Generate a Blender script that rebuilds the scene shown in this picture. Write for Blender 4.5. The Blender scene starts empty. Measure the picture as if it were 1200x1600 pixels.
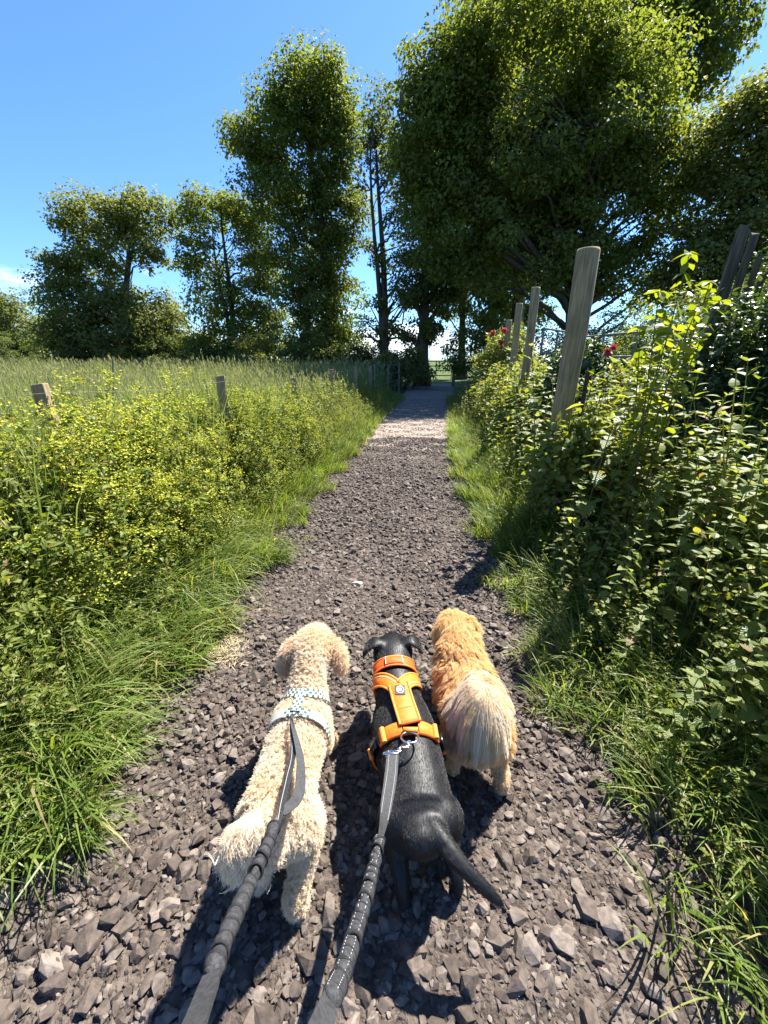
import bpy, bmesh, math
import numpy as np
from mathutils import Vector, Matrix
from mathutils.bvhtree import BVHTree
from mathutils.kdtree import KDTree

S = bpy.context.scene
COL = S.collection
R = math.radians

# ------------------------------------------------------------------ camera
CAM_H, CAM_PITCH, FPX = 1.45, R(21.5), 603.0      # ultra-wide phone held at chest height
cd = bpy.data.cameras.new('camera')
cd.sensor_fit = 'VERTICAL'
cd.sensor_height = 36.0
cd.lens = FPX / 1600 * 36.0
cd.clip_start, cd.clip_end = 0.02, 8000
cam = bpy.data.objects.new('camera', cd)
COL.objects.link(cam)
cam.location = (0, 0, CAM_H)
cam.rotation_euler = (math.pi / 2 - CAM_PITCH, 0, 0)
S.camera = cam

# ------------------------------------------------------------------ sky and sun
SUN_AZ, SUN_EL = R(40), R(55)                     # ahead and to the right, early summer midday
sun_vec = Vector((math.cos(SUN_EL) * math.sin(SUN_AZ), math.cos(SUN_EL) * math.cos(SUN_AZ), math.sin(SUN_EL)))
W = bpy.data.worlds.new('World')
S.world = W
W.use_nodes = True
wn, wl = W.node_tree.nodes, W.node_tree.links
wn.clear()
w_out = wn.new('ShaderNodeOutputWorld')
w_bg = wn.new('ShaderNodeBackground')
sky = wn.new('ShaderNodeTexSky')
sky.sky_type = 'NISHITA'
sky.sun_disc = False
sky.sun_elevation = SUN_EL
sky.sun_rotation = SUN_AZ
sky.altitude = 0
sky.air_density, sky.dust_density, sky.ozone_density = 1.0, 0.35, 2.6
w_bg.inputs['Strength'].default_value = 0.057
# fair-weather cloud low in the sky, driven by view direction
tc = wn.new('ShaderNodeTexCoord')
sx = wn.new('ShaderNodeSeparateXYZ')
wl.new(tc.outputs['Generated'], sx.inputs[0])
cm = wn.new('ShaderNodeMapping')
cm.inputs['Scale'].default_value = (3.0, 3.0, 9.0)
wl.new(tc.outputs['Generated'], cm.inputs[0])
cn = wn.new('ShaderNodeTexNoise')
cn.inputs['Scale'].default_value = 1.6
cn.inputs['Detail'].default_value = 7
cn.inputs['Roughness'].default_value = 0.55
wl.new(cm.outputs[0], cn.inputs['Vector'])
band = wn.new('ShaderNodeMapRange')              # clouds thin out with height
band.inputs['From Min'].default_value = 0.02
band.inputs['From Max'].default_value = 0.20
band.inputs['To Min'].default_value = 0.11
band.inputs['To Max'].default_value = -0.16
wl.new(sx.outputs['Z'], band.inputs['Value'])
add = wn.new('ShaderNodeMath'); add.operation = 'ADD'
wl.new(cn.outputs['Fac'], add.inputs[0]); wl.new(band.outputs[0], add.inputs[1])
cr = wn.new('ShaderNodeMapRange'); cr.interpolation_type = 'SMOOTHSTEP'
cr.inputs['From Min'].default_value = 0.52
cr.inputs['From Max'].default_value = 0.72
wl.new(add.outputs[0], cr.inputs['Value'])
mixc = wn.new('ShaderNodeMix'); mixc.data_type = 'RGBA'
mixc.inputs['B'].default_value = (9.5, 10.0, 10.8, 1)
tint = wn.new('ShaderNodeMix'); tint.data_type = 'RGBA'; tint.blend_type = 'MULTIPLY'
tint.inputs['Factor'].default_value = 1.0
tint.inputs['B'].default_value = (0.62, 0.91, 1.30, 1)
wl.new(sky.outputs[0], tint.inputs['A'])
wl.new(cr.outputs[0], mixc.inputs['Factor']); wl.new(tint.outputs['Result'], mixc.inputs['A'])
wl.new(mixc.outputs['Result'], w_bg.inputs['Color'])
wl.new(w_bg.outputs[0], w_out.inputs['Surface'])

sd = bpy.data.lights.new('sun', 'SUN')
sd.energy, sd.angle, sd.color = 5.0, R(0.53), (1.0, 0.955, 0.88)
sun = bpy.data.objects.new('sun', sd)
COL.objects.link(sun)
sun.rotation_euler = sun_vec.to_track_quat('Z', 'Y').to_euler()
sun.location = (20, 20, 40)

S.view_settings.view_transform = 'Standard'
S.view_settings.look = 'None'
S.view_settings.exposure = 1.9
S.view_settings.gamma = 1.0
S.view_settings.use_curve_mapping = False
S.render.engine = 'CYCLES'
S.cycles.use_denoising = True
S.cycles.max_bounces = 7
S.cycles.diffuse_bounces = 4
S.cycles.glossy_bounces = 2
S.cycles.transmission_bounces = 4
S.cycles.transparent_max_bounces = 6
S.cycles.caustics_reflective = False
S.cycles.caustics_refractive = False
S.cycles_curves.shape = 'RIBBONS'

# ------------------------------------------------------------------ helpers
rng = np.random.default_rng(11)


def at(px, py, Y):
    """point of the vertical plane at distance Y seen at photograph pixel (px, py)"""
    u, v = (px - 600) / FPX, (py - 800) / FPX
    z = Y / (math.cos(CAM_PITCH) - v * math.sin(CAM_PITCH))
    return np.array((u * z, Y, CAM_H - z * (math.sin(CAM_PITCH) + v * math.cos(CAM_PITCH))))


def npmesh(name, V, faces):
    """mesh from a vertex array and a list of face arrays (each n x 3 or n x 4)"""
    me = bpy.data.meshes.new(name)
    V = np.asarray(V, np.float32)
    faces = [np.asarray(f, np.int32) for f in faces if len(f)]
    idx = np.concatenate([f.ravel() for f in faces])
    tot = np.concatenate([np.full(len(f), f.shape[1], np.int32) for f in faces])
    start = np.concatenate(([0], np.cumsum(tot)[:-1])).astype(np.int32)
    me.vertices.add(len(V)); me.vertices.foreach_set('co', V.ravel())
    me.loops.add(len(idx)); me.loops.foreach_set('vertex_index', idx)
    me.polygons.add(len(tot)); me.polygons.foreach_set('loop_start', start)
    me.update(calc_edges=True)
    me.polygons.foreach_set('use_smooth', np.zeros(len(tot), bool))
    return me


def worldloc(p):
    v = Vector((0, 0, 0))
    while p is not None:
        v += p.location
        p = p.parent
    return v


def link(name, me, mat=None, parent=None, loc=None, smooth=False):
    o = bpy.data.objects.new(name, me)
    COL.objects.link(o)
    if mat is not None and hasattr(me, 'materials') and len(me.materials) == 0:
        me.materials.append(mat)
    if smooth:
        me.polygons.foreach_set('use_smooth', np.ones(len(me.polygons), bool))
    if parent is not None:
        o.parent = parent
    if loc is not None:
        o.location = loc
    return o


def mk(name, V, faces, mat, parent=None, smooth=False):
    """object from world-space vertices; its origin is its parent's (parents are never rotated)"""
    V = np.asarray(V, float)
    if parent is not None:
        V = V - np.array(worldloc(parent))
    return link(name, npmesh(name, V, faces), mat, parent, None, smooth)


def tag(o, label=None, cat=None, group=None, kind=None):
    if label: o['label'] = label
    if cat: o['category'] = cat
    if group: o['group'] = group
    if kind: o['kind'] = kind
    return o


def empty(name, loc, label=None, cat=None, group=None):
    o = bpy.data.objects.new(name, None)
    COL.objects.link(o)
    o.empty_display_size = 0.1
    o.location = loc
    return tag(o, label, cat, group)


def join(parts):
    """join (V, [faces]) pieces into one"""
    Vs, Fs, n = [], {}, 0
    for V, fl in parts:
        V = np.asarray(V, float)
        Vs.append(V)
        for f in fl:
            f = np.asarray(f)
            if len(f):
                Fs.setdefault(f.shape[1], []).append(f + n)
        n += len(V)
    return np.concatenate(Vs), [np.concatenate(f) for f in Fs.values()]


def instance(proto, pos, rot, scale):
    """many transformed copies of proto=(V,[F]) as one vertex/face set; rot (N,3,3), scale (N,) or (N,3)"""
    V, fl = proto
    N = len(pos)
    scale = np.asarray(scale, float)
    if scale.ndim == 1:
        scale = scale[:, None]
    P = V[None] * scale[:, None, :]
    P = np.einsum('nij,nvj->nvi', rot, P) + pos[:, None, :]
    out = []
    for f in fl:
        out.append((np.asarray(f)[None] + (np.arange(N) * len(V))[:, None, None]).reshape(-1, f.shape[1]))
    return P.reshape(-1, 3), out


def rotz(a):
    a = np.atleast_1d(a)
    c, s, o, l = np.cos(a), np.sin(a), np.zeros_like(a), np.ones_like(a)
    return np.stack([np.stack([c, -s, o], -1), np.stack([s, c, o], -1), np.stack([o, o, l], -1)], -2)


def rotx(a):
    a = np.atleast_1d(a)
    c, s, o, l = np.cos(a), np.sin(a), np.zeros_like(a), np.ones_like(a)
    return np.stack([np.stack([l, o, o], -1), np.stack([o, c, -s], -1), np.stack([o, s, c], -1)], -2)


def norm(v):
    return v / np.maximum(np.linalg.norm(v, axis=-1, keepdims=True), 1e-9)


def frames(zdir, spin):
    """rotation matrices whose local z is zdir, spun about it"""
    z = norm(zdir)
    ref = np.where(np.abs(z[:, 2:3]) > 0.95, np.array([[1., 0, 0]]), np.array([[0, 0, 1.]]))
    x = norm(np.cross(ref, z)); y = np.cross(z, x)
    c, s = np.cos(spin)[:, None], np.sin(spin)[:, None]
    return np.stack([c * x + s * y, -s * x + c * y, z], -1)


def tube(P, rad, n=7, cap=True, flat=1.0):
    """tapered tube through points P"""
    P = np.asarray(P, float); k = len(P)
    rad = np.broadcast_to(np.asarray(rad, float), (k,))
    T = norm(np.gradient(P, axis=0))
    ref = np.array([0, 0, 1.]) if abs(T[:, 2]).mean() < 0.8 else np.array([1., 0, 0])
    X = norm(np.cross(T, ref)); Yv = np.cross(X, T)
    a = np.linspace(0, 2 * math.pi, n, endpoint=False)
    V = P[:, None] + rad[:, None, None] * (np.cos(a)[None, :, None] * X[:, None] + flat * np.sin(a)[None, :, None] * Yv[:, None])
    V = V.reshape(-1, 3)
    i = np.arange(n); j = (i + 1) % n
    F = np.concatenate([np.stack([r * n + i, r * n + j, (r + 1) * n + j, (r + 1) * n + i], -1) for r in range(k - 1)])
    fl = [F]
    if cap:
        V = np.concatenate([V, P[:1], P[-1:]])
        fl.append(np.concatenate([np.stack([j, i, np.full(n, k * n)], -1),
                                  np.stack([(k - 1) * n + i, (k - 1) * n + j, np.full(n, k * n + 1)], -1)]))
    return V, fl


def box(c, s, rz=0.0):
    c = np.asarray(c, float); s = np.asarray(s, float) / 2
    V = np.array([(x, y, z) for x in (-1, 1) for y in (-1, 1) for z in (-1, 1)], float) * s
    V = V @ rotz(rz)[0].T + c
    F = np.array([(0, 1, 3, 2), (4, 6, 7, 5), (0, 4, 5, 1), (2, 3, 7, 6), (0, 2, 6, 4), (1, 5, 7, 3)])
    return V, [F]


def spline(P, n):
    """smooth curve through control points (Catmull-Rom), n samples"""
    P = np.asarray(P, float)
    Q = np.concatenate([[2 * P[0] - P[1]], P, [2 * P[-1] - P[-2]]])
    t = np.linspace(0, len(P) - 1 - 1e-9, n)
    i = t.astype(int); f = (t - i)[:, None]
    a, b, c, d = Q[i], Q[i + 1], Q[i + 2], Q[i + 3]
    return 0.5 * (2 * b + (c - a) * f + (2 * a - 5 * b + 4 * c - d) * f ** 2 + (3 * b - a - 3 * c + d) * f ** 3)


# ------------------------------------------------------------------ materials
def mat(name, rough=0.8, spec=0.3):
    m = bpy.data.materials.new(name); m.use_nodes = True
    nt = m.node_tree; b = nt.nodes['Principled BSDF']
    b.inputs['Roughness'].default_value = rough
    b.inputs['Specular IOR Level'].default_value = spec
    return m, nt.nodes, nt.links, b


def nnode(N, L, kind, **kw):
    n = N.new(kind)
    for k, v in kw.items():
        if k in n.inputs: n.inputs[k].default_value = v
        else: setattr(n, k, v)
    return n


def noise_mix(N, L, vec, scale, ca, cb, detail=5, lo=0.35, hi=0.65):
    n = nnode(N, L, 'ShaderNodeTexNoise', Scale=scale, Detail=detail)
    if vec is not None: L.new(vec, n.inputs['Vector'])
    r = N.new('ShaderNodeValToRGB')
    r.color_ramp.elements[0].position, r.color_ramp.elements[1].position = lo, hi
    r.color_ramp.elements[0].color = (*ca, 1); r.color_ramp.elements[1].color = (*cb, 1)
    L.new(n.outputs['Fac'], r.inputs[0])
    return r.outputs[0], n.outputs['Fac']


def bump(N, L, b, height, strength=0.3, dist=0.01):
    bm = nnode(N, L, 'ShaderNodeBump', Strength=strength, Distance=dist)
    L.new(height, bm.inputs['Height']); L.new(bm.outputs[0], b.inputs['Normal'])


def leaf_mat(name, cols, trans, tfac=0.4, rough=0.5, spec=0.35, dead=None):
    """leaf colour picked per leaf, with light shining through"""
    m, N, L, b = mat(name, rough, spec)
    g = N.new('ShaderNodeNewGeometry'); oi = N.new('ShaderNodeObjectInfo')
    ad = nnode(N, L, 'ShaderNodeMath', operation='ADD'); fr = nnode(N, L, 'ShaderNodeMath', operation='FRACT')
    L.new(g.outputs['Random Per Island'], ad.inputs[0]); L.new(oi.outputs['Random'], ad.inputs[1]); L.new(ad.outputs[0], fr.inputs[0])
    r = N.new('ShaderNodeValToRGB')
    for i, c in enumerate(cols):
        p = i / (len(cols) - 1)
        e = r.color_ramp.elements[0] if i == 0 else (r.color_ramp.elements[-1] if i == len(cols) - 1 else r.color_ramp.elements.new(p))
        e.position = p; e.color = (*c, 1)
    if dead:                                          # a few leaves have gone brown
        r.color_ramp.elements[-1].position = 0.955
        e = r.color_ramp.elements.new(0.965); e.color = (*dead, 1)
    L.new(fr.outputs[0], r.inputs[0]); L.new(r.outputs[0], b.inputs['Base Color'])
    tr = N.new('ShaderNodeBsdfTranslucent')
    mu = nnode(N, L, 'ShaderNodeMix', data_type='RGBA', blend_type='MULTIPLY'); mu.inputs['Factor'].default_value = 1.0
    L.new(r.outputs[0], mu.inputs['A']); mu.inputs['B'].default_value = (*trans, 1)
    L.new(mu.outputs['Result'], tr.inputs['Color'])
    mx = nnode(N, L, 'ShaderNodeMixShader', Fac=tfac)
    L.new(b.outputs[0], mx.inputs[1]); L.new(tr.outputs[0], mx.inputs[2])
    L.new(mx.outputs[0], N['Material Output'].inputs['Surface'])
    return m


def plain(name, col, rough=0.7, spec=0.3, metal=0.0, var=None, scale=30, bs=0.0, bscale=80, bd=0.002):
    m, N, L, b = mat(name, rough, spec)
    b.inputs['Metallic'].default_value = metal
    t = N.new('ShaderNodeTexCoord')
    if var is not None:
        c, f = noise_mix(N, L, t.outputs['Object'], scale, col, var)
        L.new(c, b.inputs['Base Color'])
    else:
        b.inputs['Base Color'].default_value = (*col, 1)
    if bs:
        n = nnode(N, L, 'ShaderNodeTexNoise', Scale=bscale, Detail=4)
        L.new(t.outputs['Object'], n.inputs['Vector'])
        bump(N, L, b, n.outputs['Fac'], bs, bd)
    return m
# ================================================================== ground and path
def soil_mat():
    m, N, L, b = mat('meadow_soil', 0.95, 0.1)
    t = N.new('ShaderNodeTexCoord')
    c, f = noise_mix(N, L, t.outputs['Object'], 0.9, (0.035, 0.055, 0.014), (0.085, 0.115, 0.03), 8)
    L.new(c, b.inputs['Base Color'])
    n = nnode(N, L, 'ShaderNodeTexNoise', Scale=14, Detail=6); L.new(t.outputs['Object'], n.inputs['Vector'])
    bump(N, L, b, n.outputs['Fac'], 0.8, 0.05)
    return m


gs = np.array([-4000, -400, -60, -12, 0, 12, 60, 400, 4000.])
gx, gy = np.meshgrid(gs, gs, indexing='ij')
GV = np.stack([gx.ravel(), gy.ravel(), np.full(gx.size, -0.03)], -1)
n = len(gs); q = np.array([(i * n + j, (i + 1) * n + j, (i + 1) * n + j + 1, i * n + j + 1) for i in range(n - 1) for j in range(n - 1)])
tag(mk('ground', GV, [q], soil_mat()), kind='structure')

EDGE_Y = np.array([-1.5, 0.0, 0.5, 0.9, 1.4, 2.2, 3.2, 4.1, 5.2, 6.8, 8.5, 11, 15.6, 20, 26.5])
EDGE_L = np.array([-1.3, -1.25, -1.2, -1.04, -1.02, -0.97, -0.90, -0.84, -0.70, -0.46, -0.26, 0.02, 0.70, 1.28, 2.15])
EDGE_R = np.array([0.95, 0.92, 0.88, 0.85, 0.86, 0.88, 0.93, 1.0, 1.10, 1.28, 1.50, 1.86, 2.50, 3.2, 4.35])
pl = lambda y: np.interp(y, EDGE_Y, EDGE_L)
pr = lambda y: np.interp(y, EDGE_Y, EDGE_R)


def path_mat():
    m, N, L, b = mat('path_dirt', 0.95, 0.15)
    t = N.new('ShaderNodeTexCoord')
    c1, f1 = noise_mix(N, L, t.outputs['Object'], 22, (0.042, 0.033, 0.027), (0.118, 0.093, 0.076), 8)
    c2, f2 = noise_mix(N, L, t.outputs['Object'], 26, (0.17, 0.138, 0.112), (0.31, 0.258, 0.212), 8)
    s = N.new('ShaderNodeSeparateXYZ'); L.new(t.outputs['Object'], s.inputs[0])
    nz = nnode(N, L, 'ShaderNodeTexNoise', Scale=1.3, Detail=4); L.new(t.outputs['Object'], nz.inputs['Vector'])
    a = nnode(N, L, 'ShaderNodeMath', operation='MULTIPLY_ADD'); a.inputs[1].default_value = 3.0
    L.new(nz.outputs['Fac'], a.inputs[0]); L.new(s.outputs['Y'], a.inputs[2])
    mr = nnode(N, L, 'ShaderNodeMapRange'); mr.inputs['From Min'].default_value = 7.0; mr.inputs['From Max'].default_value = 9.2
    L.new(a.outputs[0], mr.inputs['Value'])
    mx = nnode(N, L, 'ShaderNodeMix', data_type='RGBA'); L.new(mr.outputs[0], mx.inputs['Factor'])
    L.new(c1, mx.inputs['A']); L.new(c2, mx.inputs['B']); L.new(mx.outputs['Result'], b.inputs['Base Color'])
    v = nnode(N, L, 'ShaderNodeTexVoronoi', Scale=48); L.new(t.outputs['Object'], v.inputs['Vector'])
    n2 = nnode(N, L, 'ShaderNodeTexNoise', Scale=120, Detail=5); L.new(t.outputs['Object'], n2.inputs['Vector'])
    a2 = nnode(N, L, 'ShaderNodeMath', operation='ADD'); L.new(v.outputs['Distance'], a2.inputs[0]); L.new(n2.outputs['Fac'], a2.inputs[1])
    bump(N, L, b, a2.outputs[0], 0.9, 0.012)
    return m


def path_h(x, y):
    return 0.012 * np.sin(x * 3.1 + y * 1.7) + 0.009 * np.sin(x * 7.3 - y * 4.1 + 1) + 0.006 * np.sin(y * 9.7 + x * 5.0)


py_ = np.concatenate([np.linspace(-1.5, 6, 76), np.linspace(6.2, 26.5, 60)])
pc = np.linspace(-0.12, 1.12, 19)
PV = []
for y in py_:
    x = pl(y) + (pr(y) - pl(y)) * pc
    z = path_h(x, y) - 0.03 * np.clip(np.abs(pc - 0.5) - 0.5, 0, 1) * 4
    PV.append(np.stack([x, np.full_like(x, y), z], -1))
PV = np.concatenate(PV); k = len(pc)
PF = np.array([(i * k + j, i * k + j + 1, (i + 1) * k + j + 1, (i + 1) * k + j) for i in range(len(py_) - 1) for j in range(k - 1)])
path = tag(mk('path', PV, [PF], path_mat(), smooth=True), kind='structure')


# crushed stone: angular hulls
def hull(npts, seed, squash=(1, 1, 0.62)):
    r = np.random.default_rng(seed)
    cor = np.array([(a, b, c) for a in (-1, 1) for b in (-1, 1) for c in (-1, 1)], float) * 0.72      # a knocked-about block
    ext = norm(r.normal(size=(max(npts - 8, 2), 3))) * 0.98
    p = np.concatenate([cor * r.uniform(0.45, 1.1, (8, 3)), ext * r.uniform(0.7, 1.0, (len(ext), 1))])
    p = p @ frames(r.normal(size=(1, 3)), np.array([r.uniform(0, 6.28)]))[0].T
    p = p * np.array(squash) * np.array([r.uniform(0.8, 1.3), r.uniform(0.6, 0.95), r.uniform(0.7, 1.15)])
    bm = bmesh.new()
    for v in p: bm.verts.new(v)
    h = bmesh.ops.convex_hull(bm, input=bm.verts)
    bmesh.ops.delete(bm, geom=[g for g in h['geom_interior'] if isinstance(g, bmesh.types.BMVert)], context='VERTS')
    bm.verts.ensure_lookup_table(); bm.verts.index_update()
    V = np.array([v.co[:] for v in bm.verts]); F = np.array([[v.index for v in f.verts] for f in bm.faces])
    bm.free()
    return V, [F]


def stone_mat(name, ca, cb, cc):
    m, N, L, b = mat(name, 0.86, 0.22)
    g = N.new('ShaderNodeNewGeometry'); oi = N.new('ShaderNodeObjectInfo'); t = N.new('ShaderNodeTexCoord')
    ad = nnode(N, L, 'ShaderNodeMath', operation='ADD'); fr = nnode(N, L, 'ShaderNodeMath', operation='FRACT')
    L.new(g.outputs['Random Per Island'], ad.inputs[0]); L.new(oi.outputs['Random'], ad.inputs[1]); L.new(ad.outputs[0], fr.inputs[0])
    r = N.new('ShaderNodeValToRGB'); el = r.color_ramp.elements
    el[0].color = (*ca, 1); el[1].color = (*cc, 1); e = el.new(0.6); e.color = (*cb, 1); e2 = el.new(0.93); e2.color = (*[0.8 * x + 0.02 for x in cc], 1)
    L.new(fr.outputs[0], r.inputs[0])
    c, f = noise_mix(N, L, g.outputs['Position'], 55, (0.55, 0.55, 0.56), (1.25, 1.2, 1.15), 7, 0.3, 0.72)
    mu = nnode(N, L, 'ShaderNodeMix', data_type='RGBA', blend_type='MULTIPLY'); mu.inputs['Factor'].default_value = 1.0
    L.new(r.outputs[0], mu.inputs['A']); L.new(c, mu.inputs['B']); L.new(mu.outputs['Result'], b.inputs['Base Color'])
    n2 = nnode(N, L, 'ShaderNodeTexNoise', Scale=140, Detail=6); L.new(g.outputs['Position'], n2.inputs['Vector'])
    bump(N, L, b, n2.outputs['Fac'], 0.5, 0.003)
    return m


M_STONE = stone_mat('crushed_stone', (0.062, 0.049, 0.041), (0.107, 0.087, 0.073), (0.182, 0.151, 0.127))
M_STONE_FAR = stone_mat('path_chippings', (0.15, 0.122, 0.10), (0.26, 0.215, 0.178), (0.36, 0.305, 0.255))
HULLS = [hull(14, 100 + i) for i in range(16)]
HULLS_BIG = [hull(20, 200 + i, (1, 1, 0.6)) for i in range(16)]


def scatter_path(n, y0, y1, size, sig, smax, power=1.0):
    y = y0 + (y1 - y0) * rng.random(n) ** power
    u = rng.uniform(-0.05, 1.05, n)
    x = pl(y) + (pr(y) - pl(y)) * u
    s = np.clip(size * np.exp(rng.normal(0, sig, n)), 0.005, smax)
    return x, y, s


sets = [scatter_path(27000, -0.05, 2.6, 0.0092, 0.45, 0.032), scatter_path(1300, 0.1, 2.6, 0.020, 0.28, 0.034),
        scatter_path(12500, 2.5, 5.0, 0.0135, 0.40, 0.04), scatter_path(10500, 4.9, 7.7, 0.0135, 0.38, 0.032)]
x, y, s = (np.concatenate(a) for a in zip(*sets))
trod = 0.5 + 0.5 * np.sin(x * 2.6 + 0.9 * np.sin(y * 1.7)) * np.sin(y * 2.3 + x)          # patches trodden into the dirt
z = path_h(x, y) + s * (rng.uniform(-0.05, 0.5, len(x)) - 0.38 * np.clip(trod * 1.6 - 0.7, 0, 1))
tilt = norm(np.stack([rng.normal(0, 0.33, len(x)), rng.normal(0, 0.33, len(x)), np.ones(len(x))], -1))
rot = frames(tilt, rng.uniform(0, 6.28, len(x)))
# a few hand-placed larger stones (x, y, half size, turn)
BIGS = [(-0.80, 0.555, 0.062, 0.5), (-0.715, 0.565, 0.04, 1.5), (-0.19, 0.50, 0.045, 1.3), (0.56, 0.60, 0.045, 0.3), (0.62, 0.57, 0.055, 2.0), (0.47, 0.53, 0.045, 1.0),
        (0.33, 0.46, 0.04, 2.2), (-0.72, 0.44, 0.045, 0.2), (0.72, 1.06, 0.05, 1.2), (-0.19, 0.95, 0.04, 0.4), (0.45, 0.72, 0.035, 2.2), (-0.62, 0.98, 0.035, 2.1), (-0.80, 0.82, 0.035, 1.7)]
depth = y * math.cos(CAM_PITCH) + CAM_H * math.sin(CAM_PITCH)
inview = (np.abs(x / depth) < 1.0) & (y > 0.40)
app = np.where(inview, s / depth, 0)
order = np.argsort(-app)
near = order[:300 - len(BIGS)]
rest = order[300 - len(BIGS):]
stone_me = [npmesh('stone', *hb) for hb in HULLS_BIG]
for me in stone_me: me.materials.append(M_STONE)


def put_stone(x, y, z, s, rotm):
    o = bpy.data.objects.new('stone', stone_me[int(rng.integers(len(stone_me)))])
    COL.objects.link(o); o.parent = path
    M4 = np.eye(4); M4[:3, :3] = rotm * s; M4[:3, 3] = (x, y, z)
    o.matrix_local = Matrix(M4.tolist())


for i in near: put_stone(x[i], y[i], z[i], s[i] * 1.05, rot[i])
for bx, by, bs, ba in BIGS:
    put_stone(bx, by, path_h(bx, by) + bs * 0.12, bs * 0.85, frames(np.array([[rng.normal(0, .1), rng.normal(0, .1), 1]]), np.array([ba]))[0])
which = rng.integers(len(HULLS), size=len(rest))
pieces = [instance(HULLS[h], np.stack([x, y, z], -1)[rest[which == h]], rot[rest[which == h]], s[rest[which == h]]) for h in range(len(HULLS))]
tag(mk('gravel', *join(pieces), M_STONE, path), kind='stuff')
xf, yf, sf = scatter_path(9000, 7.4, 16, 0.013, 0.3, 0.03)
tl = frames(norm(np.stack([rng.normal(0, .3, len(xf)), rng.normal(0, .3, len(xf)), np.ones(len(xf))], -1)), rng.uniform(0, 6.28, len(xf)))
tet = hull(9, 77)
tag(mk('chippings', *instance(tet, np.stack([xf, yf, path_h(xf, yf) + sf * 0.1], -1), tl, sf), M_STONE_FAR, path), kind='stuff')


# two pale things lying on the path
M_PALE = stone_mat('pale_stone', (0.42, 0.36, 0.30), (0.5, 0.44, 0.36), (0.55, 0.5, 0.42))
o = link('pale_stone', npmesh('pale_stone', *hull(26, 555, (1, 0.7, 0.4))), M_PALE, None, (-0.185, 2.30, 0.012)); o.scale = (0.05, 0.05, 0.05)
tag(o, 'small flat pale stone lying alone on the dark gravel ahead of the dogs', 'stone')

# ================================================================== fences and gates
def wood_mat(name, ca, cb, green=(0.06, 0.075, 0.035), gfac=0.35):
    m, N, L, b = mat(name, 0.85, 0.2)
    t = N.new('ShaderNodeTexCoord'); mp = N.new('ShaderNodeMapping')
    mp.inputs['Scale'].default_value = (14, 14, 0.9); L.new(t.outputs['Object'], mp.inputs[0])
    c, f = noise_mix(N, L, mp.outputs[0], 5, ca, cb, 8, 0.3, 0.7)
    c2, f2 = noise_mix(N, L, t.outputs['Object'], 4.5, (0, 0, 0), (gfac,) * 3, 6, 0.45, 0.75)
    mx = nnode(N, L, 'ShaderNodeMix', data_type='RGBA'); L.new(c2, mx.inputs['Factor']); L.new(c, mx.inputs['A']); mx.inputs['B'].default_value = (*green, 1)
    L.new(mx.outputs['Result'], b.inputs['Base Color'])
    cr_ = nnode(N, L, 'ShaderNodeTexNoise', Scale=3.0, Detail=3); L.new(mp.outputs[0], cr_.inputs['Vector'])
    ck = nnode(N, L, 'ShaderNodeMapRange'); ck.inputs['From Min'].default_value = 0.24; ck.inputs['From Max'].default_value = 0.31
    L.new(cr_.outputs['Fac'], ck.inputs['Value'])
    mu = nnode(N, L, 'ShaderNodeMix', data_type='RGBA'); L.new(ck.outputs[0], mu.inputs['Factor']); mu.inputs['A'].default_value = (0.03, 0.022, 0.015, 1)
    L.new(mx.outputs['Result'], mu.inputs['B']); L.new(mu.outputs['Result'], b.inputs['Base Color'])
    sm = nnode(N, L, 'ShaderNodeMath', operation='MULTIPLY_ADD'); sm.inputs[1].default_value = 0.35; L.new(f, sm.inputs[0]); L.new(ck.outputs[0], sm.inputs[2])
    bump(N, L, b, sm.outputs[0], 0.7, 0.008)
    return m


M_POST = wood_mat('post_wood', (0.16, 0.115, 0.062), (0.36, 0.28, 0.165))
M_OLDWOOD = wood_mat('weathered_wood', (0.12, 0.095, 0.07), (0.30, 0.26, 0.20))
M_BOARD = wood_mat('grey_board', (0.05, 0.04, 0.03), (0.16, 0.135, 0.10))
M_WIRE = plain('fence_wire', (0.09, 0.09, 0.085), 0.6, 0.3, 0.3)
M_STEEL = plain('galvanised_tube', (0.15, 0.165, 0.17), 0.55, 0.4, 0.4, (0.09, 0.10, 0.105), 8)
M_RUST = plain('rusty_iron', (0.04, 0.03, 0.028), 0.8, 0.3, 0.3, (0.08, 0.05, 0.04), 40)


def round_post(x, y, h, d, parent, lean=(0, 0)):
    zs = np.array([-0.3, 0.1, 0.5, 0.9, h * 0.75, h - 0.02, h])
    P = np.stack([x + lean[0] * zs / h + 0.006 * np.sin(zs * 5), y + lean[1] * zs / h, zs], -1)
    V, fl = tube(P, d / 2 * np.array([1, 1, 1.02, 0.99, 1.0, 1.0, 0.93]), 16)
    V[-1, 2] += 0.004
    return mk('post', V, fl, M_POST, parent, True)


def square_post(x, y, h, w, parent, rz=0.1, lean=(0, 0)):
    V, fl = box((x, y, h / 2 - 0.15), (w, w, h + 0.3), rz)
    top = V[:, 2] > h / 2
    V[top, 2] += (V[top, 0] - x) * 0.15
    V[:, 0] += lean[0] * (V[:, 2] / h); V[:, 1] += lean[1] * V[:, 2] / h
    o = mk('post', V, fl, M_POST, parent)
    m = o.modifiers.new('bevel', 'BEVEL'); m.width = 0.006; m.segments = 2
    return o


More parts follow.
